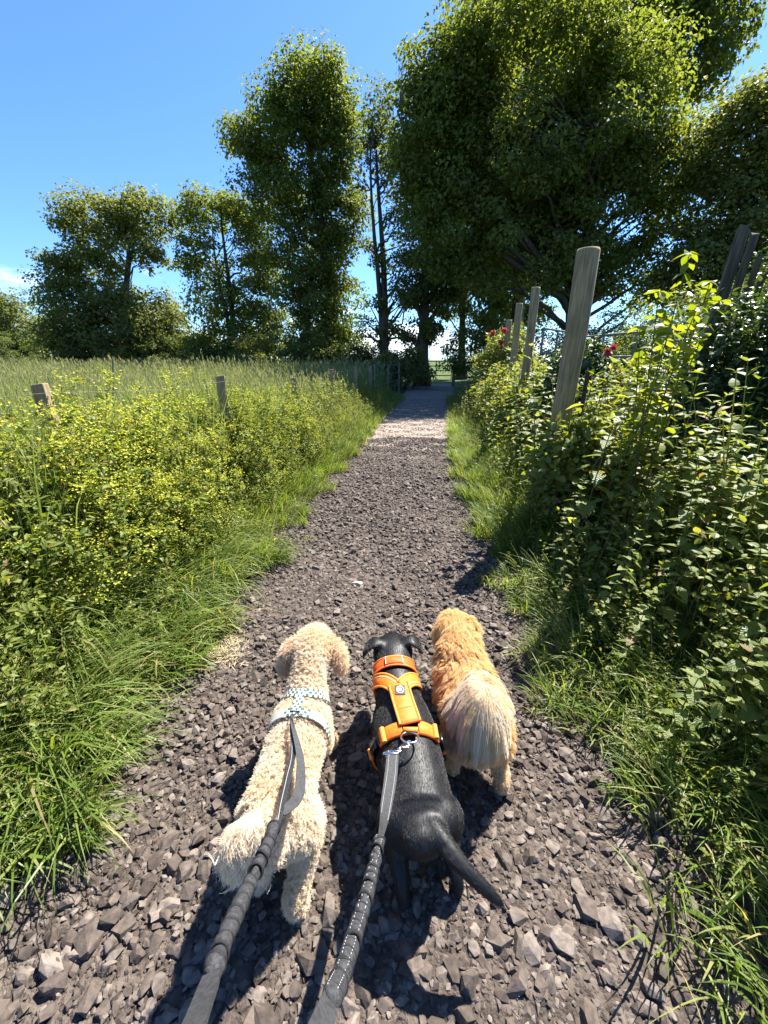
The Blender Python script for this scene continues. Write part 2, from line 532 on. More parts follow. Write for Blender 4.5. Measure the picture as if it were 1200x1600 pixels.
rf = empty('wire_fence', (1.65, 3.45, 0), 'tall round wooden posts of the right-hand fence, the nearest thick and bare', 'fence')
RP = []
for (px, pyt, Y, d) in [(921, 389, 3.45, 0.166), (838, 449, 6.1, 0.118), (812, 474, 8.0, 0.125), (796, 500, 10.0, 0.135)]:
    c = at(px, pyt, Y); RP.append(c)
    o = round_post(c[0], Y, c[2], d, rf, (0, 0))
for hh in (0.55, 0.95, 1.3):
    P = []
    for a_, b_ in zip(RP[:-1], RP[1:]):
        for t_ in np.linspace(0, 1, 7)[:-1]:
            p = a_ * (1 - t_) + b_ * t_; p[2] = hh - 0.03 * math.sin(math.pi * t_); p[0] += 0.06; P.append(p)
    mk('wire', *tube(P, 0.003, 5), M_WIRE, rf)
# iron stake next to the thick post
st = at(917, 582, 3.42)
tag(mk('iron_stake', *join([box((st[0], 3.40, st[2] / 2), (0.035, 0.006, st[2])), box((st[0] + 0.0145, 3.4145 + 0.006, st[2] / 2), (0.006, 0.035, st[2] - 0.004))]), M_RUST),
    'dark rusty iron stake standing close beside the thick bare post', 'stake')

lf = empty('post_and_wire_fence', (-1.62, 4.0, 0), 'low fence of short square posts and thin wire on the left meadow edge', 'fence')
LP = []
for (px, pyt, Y, w, lean) in [(66, 600, 2.55, 0.072, (-0.02, 0)), (343, 587, 4.0, 0.080, (0, 0)), (459, 590, 6.8, 0.09, (0, 0)), (518, 577, 9.2, 0.09, (0, 0)), (555, 572, 12.3, 0.10, (0, 0)), (578, 572, 14.6, 0.10, (0, 0))]:
    c = at(px, pyt, Y); LP.append(c)
    square_post(c[0], Y, c[2], w, lf, rng.uniform(0.1, 0.5), lean)
for dz in (0.05, 0.35, 0.7):
    P = []
    L2 = [np.array([LP[0][0] - 1.2, 0.2, LP[0][2]])] + LP
    for a_, b_ in zip(L2[:-1], L2[1:]):
        for t_ in np.linspace(0, 1, 7)[:-1]:
            p = a_ * (1 - t_) + b_ * t_; p = p.copy(); p[2] -= dz + 0.03 * math.sin(math.pi * t_); p[0] += 0.055; P.append(p)
    mk('wire', *tube(P, 0.0013, 5), M_WIRE, lf)
mk('metal_rod', *tube([at(177, 640, 3.3), at(177, 600, 3.3), at(176, 560, 3.3)], 0.006, 6), M_STEEL, lf)

# far gate across the path
GY = 24.0
g0, g1 = at(655, 566, GY), at(709, 563, GY)
gate = empty('field_gate', (g0[0], GY, 0), 'grey barred metal field gate across the far end of the path', 'gate')
for i, hh in enumerate(np.linspace(0.35, 1.38, 5)):
    mk('bar', *tube([(g0[0] + 0.1, GY, hh), (g1[0] - 0.1, GY, hh)], 0.025, 8), M_STEEL, gate)
for xx in (g0[0] + 0.1, (g0[0] + g1[0]) / 2, g1[0] - 0.1):
    mk('upright', *tube([(xx, GY - 0.03, 0.33), (xx, GY - 0.03, 1.40)], 0.024, 8), M_STEEL, gate)
mk('brace', *tube([(g0[0] + 0.1, GY - 0.045, 0.36), (g1[0] - 0.1, GY - 0.045, 1.36)], 0.018, 8), M_STEEL, gate)
for xx in (g0[0] - 0.05, g1[0] + 0.05):
    V, fl = box((xx, GY, 0.7), (0.17, 0.17, 1.75)); o = mk('gate_post', V, fl, M_OLDWOOD, gate)
rfen = empty('rail_fence', (g1[0] + 1, GY, 0), 'short wooden post-and-rail fence right of the far gate', 'fence')
for hh in (0.5, 0.9, 1.3): mk('rail', *box(((g1[0] + 7) / 2 + 0.1, GY + 0.1, hh), (7 - g1[0], 0.04, 0.11)), M_OLDWOOD, rfen)
for xx in (5.5, 7.0): mk('post', *box((xx, GY + 0.2, 0.65), (0.12, 0.12, 1.5)), M_OLDWOOD, rfen)
lfen = empty('railing', (-0.4, 17, 0), 'long low metal railing running from meadow fence to the far gate', 'railing')
A_, B_ = np.array([-0.35, 15.2, 0]), np.array([g0[0] - 0.25, GY, 0])
for hh in (0.55, 0.9, 1.25): mk('rail', *tube([A_ + (0, 0, hh), B_ + (0, 0, hh)], 0.02, 6), M_STEEL, lfen)
for t_ in np.linspace(0, 1, 5): mk('post', *tube([A_ + (B_ - A_) * t_ + (0, 0, -0.1), A_ + (B_ - A_) * t_ + (0, 0, 1.3)], 0.03, 8), M_OLDWOOD, lfen)

# livestock pen panels beyond the right-hand fence
def pen(x0, y0, x1, y1, h, label):
    e = empty('metal_hurdle', ((x0 + x1) / 2, (y0 + y1) / 2, 0), label, 'hurdle')
    a_, b_ = np.array([x0, y0, 0]), np.array([x1, y1, 0])
    for hh in np.linspace(0.3, h, 5): mk('rail', *tube([a_ + (0, 0, hh), b_ + (0, 0, hh)], 0.02, 8), M_STEEL, e)
    for t_ in (0, 0.5, 1): mk('upright', *tube([a_ + (b_ - a_) * t_ + (0, 0, -0.02), a_ + (b_ - a_) * t_ + (0, 0, h + 0.02)], 0.022, 8), M_STEEL, e)


p0, p1, p2 = at(850, 513, 8.2), at(893, 509, 9.4), at(996, 524, 7.6)
pen(p0[0], 8.2, p1[0], 9.4, p0[2], 'grey tubular metal hurdle behind the thick post, seen end on')
pen(p1[0] + 0.12, 9.3, p2[0], 7.6, p2[2] + 0.05, 'grey tubular metal hurdle right of the thick post, in deep shade')

# broken weathered boards sticking up from the hedge
bd = empty('broken_board_fence', at(1160, 460, 3.9) * (1, 1, 0), 'weathered grey split boards leaning upright out of the right-hand hedge', 'fence')
for i, (px, pyt, w, ln) in enumerate([(1158, 362, 0.075, 0.10), (1168, 352, 0.05, 0.09), (1178, 372, 0.06, 0.11), (1188, 398, 0.045, 0.12), (1196, 420, 0.05, 0.14)]):
    c = at(px, pyt, 3.75 + 0.05 * i)
    V, fl = box((c[0] - ln, c[1], c[2] / 2), (w, 0.022, c[2]), rng.uniform(-0.3, 0.3))
    V[:, 0] += (V[:, 2] / c[2]) * ln
    tp = V[:, 2] > c[2] * 0.9; V[tp, 2] += rng.uniform(-0.06, 0.06, tp.sum())
    mk('board', V, fl, M_BOARD, bd)
# ================================================================== trees
M_BARK = wood_mat('bark', (0.035, 0.028, 0.022), (0.11, 0.09, 0.07), (0.05, 0.06, 0.03), 0.5)
ML_SYC = leaf_mat('sycamore_leaf', [(0.080, 0.108, 0.025), (0.115, 0.145, 0.038), (0.155, 0.180, 0.055)], (1.9, 1.8, 0.6), 0.50, 0.55, 0.25)
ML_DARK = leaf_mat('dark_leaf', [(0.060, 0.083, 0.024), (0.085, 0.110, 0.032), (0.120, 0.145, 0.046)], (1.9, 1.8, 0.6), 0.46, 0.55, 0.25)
ML_OLIVE = leaf_mat('olive_leaf', [(0.090, 0.112, 0.034), (0.125, 0.146, 0.048), (0.165, 0.180, 0.066)], (1.8, 1.7, 0.6), 0.50, 0.55, 0.25)

LEAF4 = (np.array([(0, 0, 0), (0.36, 0.42, 0.10), (0, 1.0, -0.10), (-0.36, 0.42, 0.10)], float), [np.array([(0, 1, 2), (0, 2, 3)])])


def crown_leaves(centres, radii, lpc, size, r, out_from, flat=0.62):
    n = len(centres); N = n * lpc
    ci = np.repeat(np.arange(n), lpc)
    d = norm(r.normal(size=(N, 3)))
    rad = r.uniform(0.25, 1.0, N) ** 0.6
    P = centres[ci] + d * rad[:, None] * radii[ci][:, None] * np.array([1, 1, flat])
    o = norm(P - out_from)
    nrm = norm(d * 0.55 + o * 0.5 + np.array([0, 0, 0.55]) + r.normal(0, 0.55, (N, 3)))
    return instance(LEAF4, P, frames(nrm, r.uniform(0, 6.28, N)), size * r.uniform(0.6, 1.3, N))


def tree(name, label, Y, px, ells, leaf, lpc, tr, lmat, seed, top=None, limbs=22, stems=1, group=None, extra_pts=(), gap=0.45):
    r = np.random.default_rng(seed)
    base = at(px, 575, Y); base[2] = 0
    lpc = int(lpc * 1.12)
    root = empty(name, base, label, 'tree', group)
    C, Rr, cen = [], [], []
    for (ex, ey, rx, ry, n, cr) in ells:
        n = max(4, int(n * (1.1 if Y > 32 else (0.88 if Y > 29.5 else 0.70))))
        c = at(ex, ey, Y); s = at(ex + 1, ey, Y)[0] - c[0]; sz = (at(ex, ey - ry, Y)[2] - at(ex, ey + ry, Y)[2]) / 2
        d = norm(r.normal(size=(n, 3))); rad = r.uniform(gap ** 2, 1, n) ** 0.5
        p = c + d * rad[:, None] * np.array([rx * s, rx * s * 0.85, sz])
        C.append(p); Rr.append(cr * r.uniform(0.7, 1.3, n)); cen.append(c)
    C = np.concatenate(C); Rr = np.concatenate(Rr); mid = C.mean(0)
    C[:, 2] = np.maximum(C[:, 2], 0.7)
    # trunk and limbs
    tp = at(*top, Y) if top else np.array([mid[0], Y, C[:, 2].max() * 0.8])
    parts = []
    trunks = []
    for sidx in range(stems):
        off = np.array([r.normal(0, 0.3), r.normal(0, 0.2), 0]) * (sidx > 0)
        ang = r.uniform(-0.12, 0.12) * (sidx > 0)
        kk = 9
        t = np.linspace(0, 1, kk)
        e = tp + np.array([r.normal(0, 1.3), r.normal(0, 1), r.normal(-1, 0.8)]) * (sidx > 0)
        P = base + off + (e - base - off) * t[:, None] + np.stack([0.25 * np.sin(t * 5 + sidx) * t, 0.2 * np.sin(t * 4 + 2) * t, 0 * t], -1)
        P[0, 2] = -0.2
        rd = tr * (0.75 if sidx else 1) * (1 - 0.86 * t ** 0.8); rd[0] *= 1.45
        parts.append(tube(P, rd, 10)); trunks.append((P, rd))
    sel = np.argsort(r.random(len(C)))
    for q, ix in enumerate(sel[:limbs * 3]):
        P, rd = trunks[q % stems]
        c = C[ix]
        zt = np.clip(c[2] - 0.45 * np.linalg.norm(c[:2] - np.interp(c[2], P[:, 2], P[:, 0]) * np.array([1, 0]) - np.interp(c[2], P[:, 2], P[:, 1]) * np.array([0, 1])) - r.uniform(0, 1.5), P[-1, 2] * 0.16, P[-1, 2] * 0.97)
        s0 = np.array([np.interp(zt, P[:, 2], P[:, 0]), np.interp(zt, P[:, 2], P[:, 1]), zt])
        r0 = np.interp(zt, P[:, 2], rd) * (0.55 if q < limbs else 0.28)
        m_ = (s0 + c) / 2 + np.array([0, 0, 0.10]) * np.linalg.norm(c - s0) + r.normal(0, 0.25, 3)
        t = np.linspace(0, 1, 7)[:, None]
        Q = s0 * (1 - t) ** 2 + 2 * m_ * t * (1 - t) + c * t ** 2 + np.concatenate([np.zeros((1, 3)), r.normal(0, 0.09, (5, 3)), np.zeros((1, 3))])
        parts.append(tube(Q, max(r0, 0.025) * (1 - 0.8 * t[:, 0]) + 0.006, 6))
    mk('trunk', *join(parts), M_BARK, root, True)
    mk('crown', *crown_leaves(C, Rr, lpc, leaf, r, mid - np.array([0, 0, 2.0])), lmat, root)
    return root


tree('broadleaf_tree', 'rounded low tree at the far left edge of the meadow', 52, 20, [(22, 512, 58, 55, 70, 1.5), (-30, 520, 50, 60, 40, 1.5)], 0.34, 120, 0.45, ML_OLIVE, 1)
tree('windswept_tree', 'broad tree with windswept layered top, leftmost of the tall trees', 36, 172,
     [(150, 345, 62, 40, 40, 1.1), (225, 335, 60, 36, 36, 1.1), (120, 405, 50, 26, 22, 1.0), (200, 400, 70, 35, 26, 1.0), (130, 465, 62, 50, 50, 1.2), (200, 510, 85, 65, 110, 1.3), (110, 530, 50, 45, 50, 1.2), (255, 520, 55, 55, 50, 1.2)],
     0.25, 110, 0.42, ML_OLIVE, 2, top=(215, 330), limbs=20, stems=2)
tree('open_tree', 'open-crowned tree with sky showing through, left of the tallest left tree', 33, 366,
     [(325, 330, 50, 34, 26, 1.0), (385, 345, 45, 40, 30, 1.0), (310, 400, 42, 34, 20, 0.9), (400, 430, 45, 60, 42, 1.0), (345, 470, 55, 50, 34, 1.0), (410, 520, 45, 50, 46, 1.1), (330, 545, 45, 35, 34, 1.1)],
     0.22, 105, 0.33, ML_SYC, 3, top=(350, 320), limbs=18, stems=2)
tree('sycamore_tree', 'tall tree with big rounded sunlit crown, centre left of the path', 30, 532,
     [(475, 140, 72, 55, 70, 1.0), (425, 215, 72, 60, 75, 1.0), (520, 220, 58, 75, 75, 1.0), (450, 300, 78, 55, 72, 1.0), (530, 330, 50, 60, 50, 0.95), (495, 400, 66, 50, 60, 0.9), (500, 470, 66, 55, 76, 0.95), (510, 540, 62, 35, 60, 0.95), (445, 380, 40, 40, 20, 0.9)],
     0.20, 120, 0.42, ML_SYC, 4, top=(480, 150), limbs=26, stems=2, gap=0.35)
tree('slender_tree', 'slender dark tree with bare forking limbs between the two tallest trees', 27, 601,
     [(600, 195, 36, 55, 34, 0.8), (585, 290, 36, 55, 14, 0.75), (625, 300, 30, 60, 18, 0.75), (600, 400, 45, 60, 14, 0.7), (590, 500, 40, 45, 20, 0.75), (640, 430, 32, 60, 22, 0.75)],
     0.17, 80, 0.36, ML_DARK, 5, top=(594, 215), limbs=22, stems=2)
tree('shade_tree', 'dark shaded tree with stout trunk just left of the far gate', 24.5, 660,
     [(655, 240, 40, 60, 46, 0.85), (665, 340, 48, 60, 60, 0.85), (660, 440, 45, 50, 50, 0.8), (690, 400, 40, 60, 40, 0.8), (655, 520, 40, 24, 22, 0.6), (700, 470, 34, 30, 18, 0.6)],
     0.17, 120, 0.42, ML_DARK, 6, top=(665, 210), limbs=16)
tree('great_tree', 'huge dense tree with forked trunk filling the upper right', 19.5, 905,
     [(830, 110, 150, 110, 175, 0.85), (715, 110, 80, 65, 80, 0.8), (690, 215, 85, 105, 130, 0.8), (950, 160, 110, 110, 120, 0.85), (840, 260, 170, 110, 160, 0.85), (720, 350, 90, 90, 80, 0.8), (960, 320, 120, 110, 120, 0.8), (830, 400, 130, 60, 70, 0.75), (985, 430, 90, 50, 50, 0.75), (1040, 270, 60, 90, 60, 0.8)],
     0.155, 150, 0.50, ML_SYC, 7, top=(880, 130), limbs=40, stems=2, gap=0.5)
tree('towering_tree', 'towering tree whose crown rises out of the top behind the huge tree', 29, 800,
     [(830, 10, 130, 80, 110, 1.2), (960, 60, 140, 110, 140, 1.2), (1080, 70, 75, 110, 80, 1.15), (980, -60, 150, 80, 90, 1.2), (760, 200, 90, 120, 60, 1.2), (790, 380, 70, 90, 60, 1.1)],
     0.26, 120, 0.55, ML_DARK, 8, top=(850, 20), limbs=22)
tree('edge_tree', 'leafy tree at the right edge behind the hedge', 17, 1150,
     [(1160, 220, 75, 90, 80, 0.8), (1230, 200, 90, 110, 60, 0.8), (1140, 340, 75, 80, 80, 0.75), (1220, 350, 80, 90, 60, 0.8), (1100, 430, 70, 60, 60, 0.7), (1180, 440, 80, 60, 60, 0.7)],
     0.15, 130, 0.34, ML_OLIVE, 9, limbs=20)
for i, (px, Y, tx) in enumerate([(722, 33, 715), (768, 31, 772), (826, 34, 830)]):
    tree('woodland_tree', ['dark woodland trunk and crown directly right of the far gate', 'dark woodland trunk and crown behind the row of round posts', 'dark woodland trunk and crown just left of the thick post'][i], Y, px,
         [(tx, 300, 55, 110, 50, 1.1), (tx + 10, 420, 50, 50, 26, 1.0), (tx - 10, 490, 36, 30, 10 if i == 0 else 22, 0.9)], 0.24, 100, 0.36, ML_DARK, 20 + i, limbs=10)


def bush(name, label, c, rad, nclump, cr, lpc, leaf, lmat, seed, cat='bush', group=None, stems=5, proto=None):
    """rounded shrub: c = base, rad = half sizes"""
    r = np.random.default_rng(seed)
    c = np.array(c, float); rad = np.array(rad, float)
    root = empty(name, c, label, cat, group)
    d = norm(r.normal(size=(nclump, 3))); d[:, 2] = np.abs(d[:, 2])
    P = c + np.array([0, 0, rad[2] * 0.25]) + d * (r.uniform(0.25, 1, nclump) ** 0.5)[:, None] * rad * np.array([1, 1, 0.8])
    mk('foliage', *crown_leaves(P, cr * r.uniform(0.7, 1.3, nclump), lpc, leaf, r, c + np.array([0, 0, rad[2] * 0.2])), lmat, root)
    parts = []
    for k_ in range(min(stems * 4, nclump)):
        s0 = c + np.array([r.normal(0, 0.15 * rad[0]), r.normal(0, 0.15 * rad[1]), 0])
        t = np.linspace(0, 1, 6)[:, None]
        m_ = (s0 + P[k_]) / 2 + np.array([0, 0, 0.2 * rad[2]])
        parts.append(tube(s0 * (1 - t) ** 2 + 2 * m_ * t * (1 - t) + P[k_] * t ** 2, 0.012 * max(1, rad[2] / 1.5) * (1 - 0.8 * t[:, 0]) + 0.002, 5))
    mk('stem', *join(parts), M_BARK, root, True)
    return root


# understorey at the foot of the trees
for i, (px, Y, w, h, lab) in enumerate([
        (30, 47, 5, 3.2, 'thicket below the rounded tree at the far left'), (120, 40, 4, 3.0, 'thicket at the foot of the windswept tree'),
        (255, 34, 3.2, 2.6, 'thicket between the windswept and the open-crowned tree'), (350, 31, 2.6, 1.9, 'low shrub at the foot of the open-crowned tree'),
        (430, 29, 2.6, 2.6, 'pale shrub between open-crowned tree and tall rounded tree'), (500, 28, 2.2, 2.0, 'dark shrub at the foot of the tall rounded tree'),
        (565, 27, 1.6, 1.6, 'small shrub left of the slender forking tree'), (628, 22, 1.9, 1.9, 'small shrub between slender tree and shaded tree'),
        (752, 21.5, 2.0, 3.4, 'dark shrub just right of the far gate'), (870, 15, 2.6, 2.6, 'shaded shrub behind the metal hurdles'),
        (960, 15, 2.6, 3.0, 'shaded shrub right of the hurdles under the huge tree'), (1050, 12, 2.4, 3.2, 'shrub below the leafy tree at the right edge'),
        (1130, 11, 2.4, 3.4, 'shrub behind the leaning boards at the right edge')]):
    c = at(px, 575, Y)
    bush('shrub', lab, (c[0], Y, 0), (w * (1.45 if Y > 25 else 1), w * 0.8, h * (1.35 if Y > 25 else 1)), int(85 if Y > 16 else 110), 0.55 if Y > 16 else 0.42, 90, 0.15 if Y > 16 else 0.085, [ML_DARK, ML_OLIVE, ML_SYC][i % 3], 300 + i)
# ================================================================== grass, weeds, nettles
ML_GRASS = leaf_mat('grass_blade', [(0.080, 0.125, 0.022), (0.115, 0.175, 0.030), (0.155, 0.210, 0.045), (0.23, 0.23, 0.08)], (1.6, 1.6, 0.6), 0.42, 0.45, 0.35, (0.34, 0.27, 0.13))
ML_MEADOW = leaf_mat('meadow_grass', [(0.095, 0.145, 0.034), (0.140, 0.190, 0.050), (0.185, 0.220, 0.075), (0.26, 0.265, 0.12)], (1.5, 1.5, 0.7), 0.40, 0.55, 0.25)
ML_WEED = leaf_mat('weed_leaf', [(0.085, 0.130, 0.020), (0.140, 0.185, 0.030), (0.21, 0.235, 0.04)], (1.6, 1.5, 0.5), 0.44, 0.5, 0.25, (0.24, 0.17, 0.06))
ML_FLOWER = leaf_mat('yellow_floret', [(0.44, 0.44, 0.05), (0.54, 0.51, 0.07), (0.32, 0.39, 0.055)], (1.2, 1.2, 0.7), 0.35, 0.6, 0.2)
ML_NETTLE = leaf_mat('nettle_leaf', [(0.120, 0.160, 0.034), (0.170, 0.205, 0.048), (0.23, 0.25, 0.065)], (1.7, 1.6, 0.5), 0.44, 0.5, 0.25, (0.20, 0.14, 0.05))
ML_NETTLE_NEAR = leaf_mat('nettle_leaf_veined', [(0.110, 0.150, 0.036), (0.155, 0.195, 0.050), (0.215, 0.24, 0.065)], (1.9, 1.8, 0.5), 0.50, 0.46, 0.35, (0.20, 0.14, 0.05))


def add_veins(m):
    N, L = m.node_tree.nodes, m.node_tree.links
    b = N['Principled BSDF']; t = N.new('ShaderNodeTexCoord'); s = N.new('ShaderNodeSeparateXYZ'); L.new(t.outputs['Object'], s.inputs[0])
    ax = nnode(N, L, 'ShaderNodeMath', operation='ABSOLUTE'); L.new(s.outputs['X'], ax.inputs[0])
    k = nnode(N, L, 'ShaderNodeMath', operation='MULTIPLY_ADD'); k.inputs[1].default_value = -0.9; L.new(ax.outputs[0], k.inputs[0]); L.new(s.outputs['Y'], k.inputs[2])
    sc = nnode(N, L, 'ShaderNodeMath', operation='MULTIPLY'); sc.inputs[1].default_value = 52.0; L.new(k.outputs[0], sc.inputs[0])
    sn = nnode(N, L, 'ShaderNodeMath', operation='SINE'); L.new(sc.outputs[0], sn.inputs[0])
    mid = nnode(N, L, 'ShaderNodeMapRange'); mid.inputs['From Min'].default_value = 0.0; mid.inputs['From Max'].default_value = 0.035; L.new(ax.outputs[0], mid.inputs['Value'])
    hm = nnode(N, L, 'ShaderNodeMath', operation='MULTIPLY'); L.new(sn.outputs[0], hm.inputs[0]); L.new(mid.outputs[0], hm.inputs[1])
    bump(N, L, b, hm.outputs[0], 0.22, 0.012)


add_veins(ML_NETTLE_NEAR)
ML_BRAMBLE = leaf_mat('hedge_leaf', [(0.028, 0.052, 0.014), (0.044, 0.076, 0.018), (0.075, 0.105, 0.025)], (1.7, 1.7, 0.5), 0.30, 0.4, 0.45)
ML_ELDER = leaf_mat('elder_leaf', [(0.10, 0.140, 0.020), (0.15, 0.185, 0.026), (0.22, 0.23, 0.03)], (1.9, 1.8, 0.4), 0.50, 0.45, 0.35)
ML_LIGHT = leaf_mat('verge_leaf', [(0.105, 0.145, 0.028), (0.150, 0.185, 0.040), (0.22, 0.235, 0.06)], (1.6, 1.5, 0.5), 0.44, 0.5, 0.25, (0.22, 0.16, 0.06))
ML_STEM = leaf_mat('green_stem', [(0.07, 0.085, 0.03), (0.11, 0.12, 0.04), (0.12, 0.09, 0.05)], (1, 1, 0.6), 0.1, 0.6, 0.3)


def blades(base, length, width, phi, lean, curl, r, segs=4, fold=0.25):
    """curving grass blades; phi = heading, lean/curl = angles from upright at root / added to tip"""
    N = len(base)
    t = np.linspace(0, 1, segs + 1)
    ang = lean[:, None] + curl[:, None] * ((t[:-1] + t[1:]) / 2)[None] ** 1.3
    h = np.stack([np.cos(phi), np.sin(phi), np.zeros(N)], -1)
    step = (length / segs)[:, None, None] * (np.sin(ang)[..., None] * h[:, None] + np.cos(ang)[..., None] * np.array([0, 0, 1.]))
    C = np.concatenate([np.zeros((N, 1, 3)), np.cumsum(step, 1)], 1) + base[:, None]
    C[:, :, 2] = np.maximum(C[:, :, 2], 0.006)
    tw = phi + math.pi / 2 + r.normal(0, 0.5, N)
    side = np.stack([np.cos(tw), np.sin(tw), r.normal(0, 0.25, N)], -1)
    wt = np.array([0.7, 1.0, 0.9, 0.6, 0.35, 0.2])[:segs] if segs > 2 else np.array([0.8, 0.9])
    Lv = C[:, :segs] - side[:, None] * (width[:, None] * wt[None])[..., None] / 2
    Rv = C[:, :segs] + side[:, None] * (width[:, None] * wt[None])[..., None] / 2
    V = np.concatenate([np.stack([Lv, Rv], 2).reshape(N, -1, 3), C[:, segs:]], 1)
    nv = 2 * segs + 1
    q = np.array([(2 * i, 2 * i + 1, 2 * i + 3, 2 * i + 2) for i in range(segs - 1)])
    tr = np.array([(2 * segs - 2, 2 * segs - 1, 2 * segs)])
    o = (np.arange(N) * nv)[:, None, None]
    return V.reshape(-1, 3), [(q[None] + o).reshape(-1, 4), (tr[None] + o).reshape(-1, 3)]


def vsoft(x, y, f, s=0.0):
    return 0.5 + 0.25 * np.sin(x * f + s) * np.sin(y * f * 1.13 + 2 * s) + 0.25 * np.sin(x * f * 2.3 + y * f * 1.7 + s)


# --- left verge: long arching grass next to the path
def verge(n, y0, y1, w0, w1, L0, L1, wd, side, r, pw=1.0, leanto=0.5, outdir=0.0, bias=1.0):
    y = y0 + (y1 - y0) * r.random(n) ** pw
    rag = 0.10 * np.sin(y * 7.1 + side) + 0.07 * np.sin(y * 17.3 + 2 * side)
    d = w0 + (w1 - w0) * r.random(n) ** bias + rag * np.where(y < 6, 1, 0.6)
    x = pl(y) - d if side < 0 else pr(y) + d
    k = vsoft(x, y, 5.1, 1.0)
    L = (L0 + (L1 - L0) * np.clip(d / max(w1, 1e-3), 0, 1)) * r.uniform(0.6, 1.2, n) * (0.7 + 0.6 * k)
    out = 0.0 if side < 0 else math.pi          # over the path
    cx, cy = np.floor(x / 0.13), np.floor(y / 0.13)   # tufts share a heading
    tuft = np.sin(cx * 12.9898 + cy * 78.233) * 43758.5453
    tuft = (tuft - np.floor(tuft)) * 2 - 1
    phi = out + outdir + tuft * 1.3 + r.normal(0, 0.6, n)
    lean = np.abs(r.normal(0.12, 0.16, n)) + leanto * 0.25
    curl = r.uniform(0.5, 1.9, n) * leanto * 1.5
    b = np.stack([x, y, np.zeros(n)], -1)
    return blades(b, L, wd * r.uniform(0.6, 1.4, n), phi, lean, curl, r, 5)


r1 = np.random.default_rng(31)
parts = [verge(6500, 0.2, 2.7, 0.0, 1.15, 0.36, 0.85, 0.0095, -1, r1, 1.0, 0.85, -0.4),
         verge(2600, 0.3, 3.0, -0.04, 0.3, 0.16, 0.38, 0.007, -1, r1, 1.0, 0.9, -0.3),
         verge(8000, 2.4, 6.5, -0.06, 0.9, 0.22, 0.62, 0.007, -1, r1, 1.0, 0.6, -0.2),
         verge(7500, 6.0, 16, -0.04, 1.0, 0.26, 0.65, 0.010, -1, r1, 1.2, 0.5, 0)]
tag(mk('verge_grass', *join(parts), ML_GRASS), 'long arching green grass along the left edge of the path', 'grass', kind='stuff')
parts = [verge(2500, 0.2, 2.4, -0.03, 0.8, 0.22, 0.44, 0.0068, 1, r1, 1.0, 0.7, 0.3),
         verge(1600, 0.9, 3.0, -0.10, 0.25, 0.12, 0.28, 0.006, 1, r1, 1.0, 0.8, 0.2),
         verge(10500, 2.6, 8, -0.06, 0.75, 0.26, 0.55, 0.008, 1, r1, 1.0, 0.5, 0.1),
         verge(5000, 7, 16, -0.04, 0.9, 0.28, 0.60, 0.010, 1, r1, 1.2, 0.5, 0)]
tag(mk('verge_grass', *join(parts), ML_GRASS), 'green grass along the right edge of the path', 'grass', kind='stuff')

# --- meadow behind the left fence: tall seeding grass
def meadow(n, y0, y1, r, pw, L, wd, xspan):
    y = y0 + (y1 - y0) * r.random(n) ** pw
    xr = pl(y) - np.where(y > 5, 0.95, 0.65)
    x = xr - r.random(n) ** 0.9 * (xspan * y + 2.2)
    keep = (x > -1.15 * y - 2.5)
    x, y = x[keep], y[keep]; n = len(x)
    k = vsoft(x, y, 1.3, 4.0)
    Ls = L * r.uniform(0.72, 1.12, n) * (0.86 + 0.26 * k)
    b = np.stack([x, y, np.zeros(n)], -1)
    return b, Ls, wd * r.uniform(0.7, 1.3, n), n


mp_, hp_ = [], []
for (n, y0, y1, pw, L, wd, xs) in [(18000, 1.2, 6, 0.8, 1.24, 0.008, 0.6), (18000, 5.5, 14, 0.9, 1.12, 0.011, 0.8), (17000, 13, 33, 1.0, 1.36, 0.022, 0.95)]:
    b, Ls, ws, n = meadow(n, y0, y1, r1, pw, L, wd, xs)
    V, fl = blades(b, Ls, ws, r1.uniform(0, 6.28, n), np.abs(r1.normal(0, 0.10, n)), r1.uniform(0.1, 0.9, n), r1, 4)
    mp_.append((V, fl))
    tips = V.reshape(n, 9, 3)[:, -1]
    sel = r1.random(n) < (0.30 if y0 < 3 else 0.42)
    tp_ = tips[sel]; Lh = (0.06 if y1 < 10 else (0.09 if y1 < 20 else 0.16))
    for rep in range(3):
        m_ = len(tp_)
        hp_.append(blades(tp_ - np.array([0, 0, Lh * 0.45]) + r1.normal(0, 0.006, (m_, 3)), Lh * r1.uniform(0.6, 1.1, m_), (0.006 if y1 < 10 else 0.015) * r1.uniform(0.6, 1.2, m_) * (1 if y1 < 20 else 1.5), r1.uniform(0, 6.28, m_), r1.uniform(0, 0.35, m_), r1.uniform(0, 0.6, m_), r1, 2))
tag(mk('meadow_grass', *join(mp_), ML_MEADOW), 'tall pale meadow grass filling the field beyond the left fence', 'grass', kind='stuff')
ML_SEED = leaf_mat('seed_head', [(0.22, 0.22, 0.10), (0.31, 0.30, 0.15), (0.25, 0.27, 0.11)], (1.2, 1.15, 0.8), 0.35, 0.7, 0.15)
tag(mk('grass_seed_heads', *join(hp_), ML_SEED), 'straw-coloured seed heads standing over the meadow grass', 'grass', kind='stuff')

# rough grass right of the right-hand fence and round the far gate
nb = 9000
yy = 2.5 + 20 * r1.random(nb) ** 1.1; xx = pr(yy) + 0.7 + r1.random(nb) * (0.8 * yy + 0.5)
V, fl = blades(np.stack([xx, yy, 0 * xx], -1), 0.55 * r1.uniform(0.6, 1.3, nb), 0.014 * r1.uniform(0.7, 1.4, nb), r1.uniform(0, 6.28, nb), np.abs(r1.normal(0, 0.15, nb)), r1.uniform(0.2, 1.0, nb), r1, 4)
tag(mk('paddock_grass', V, fl, ML_GRASS), 'rough grass in the paddock behind the right-hand posts', 'grass', kind='stuff')

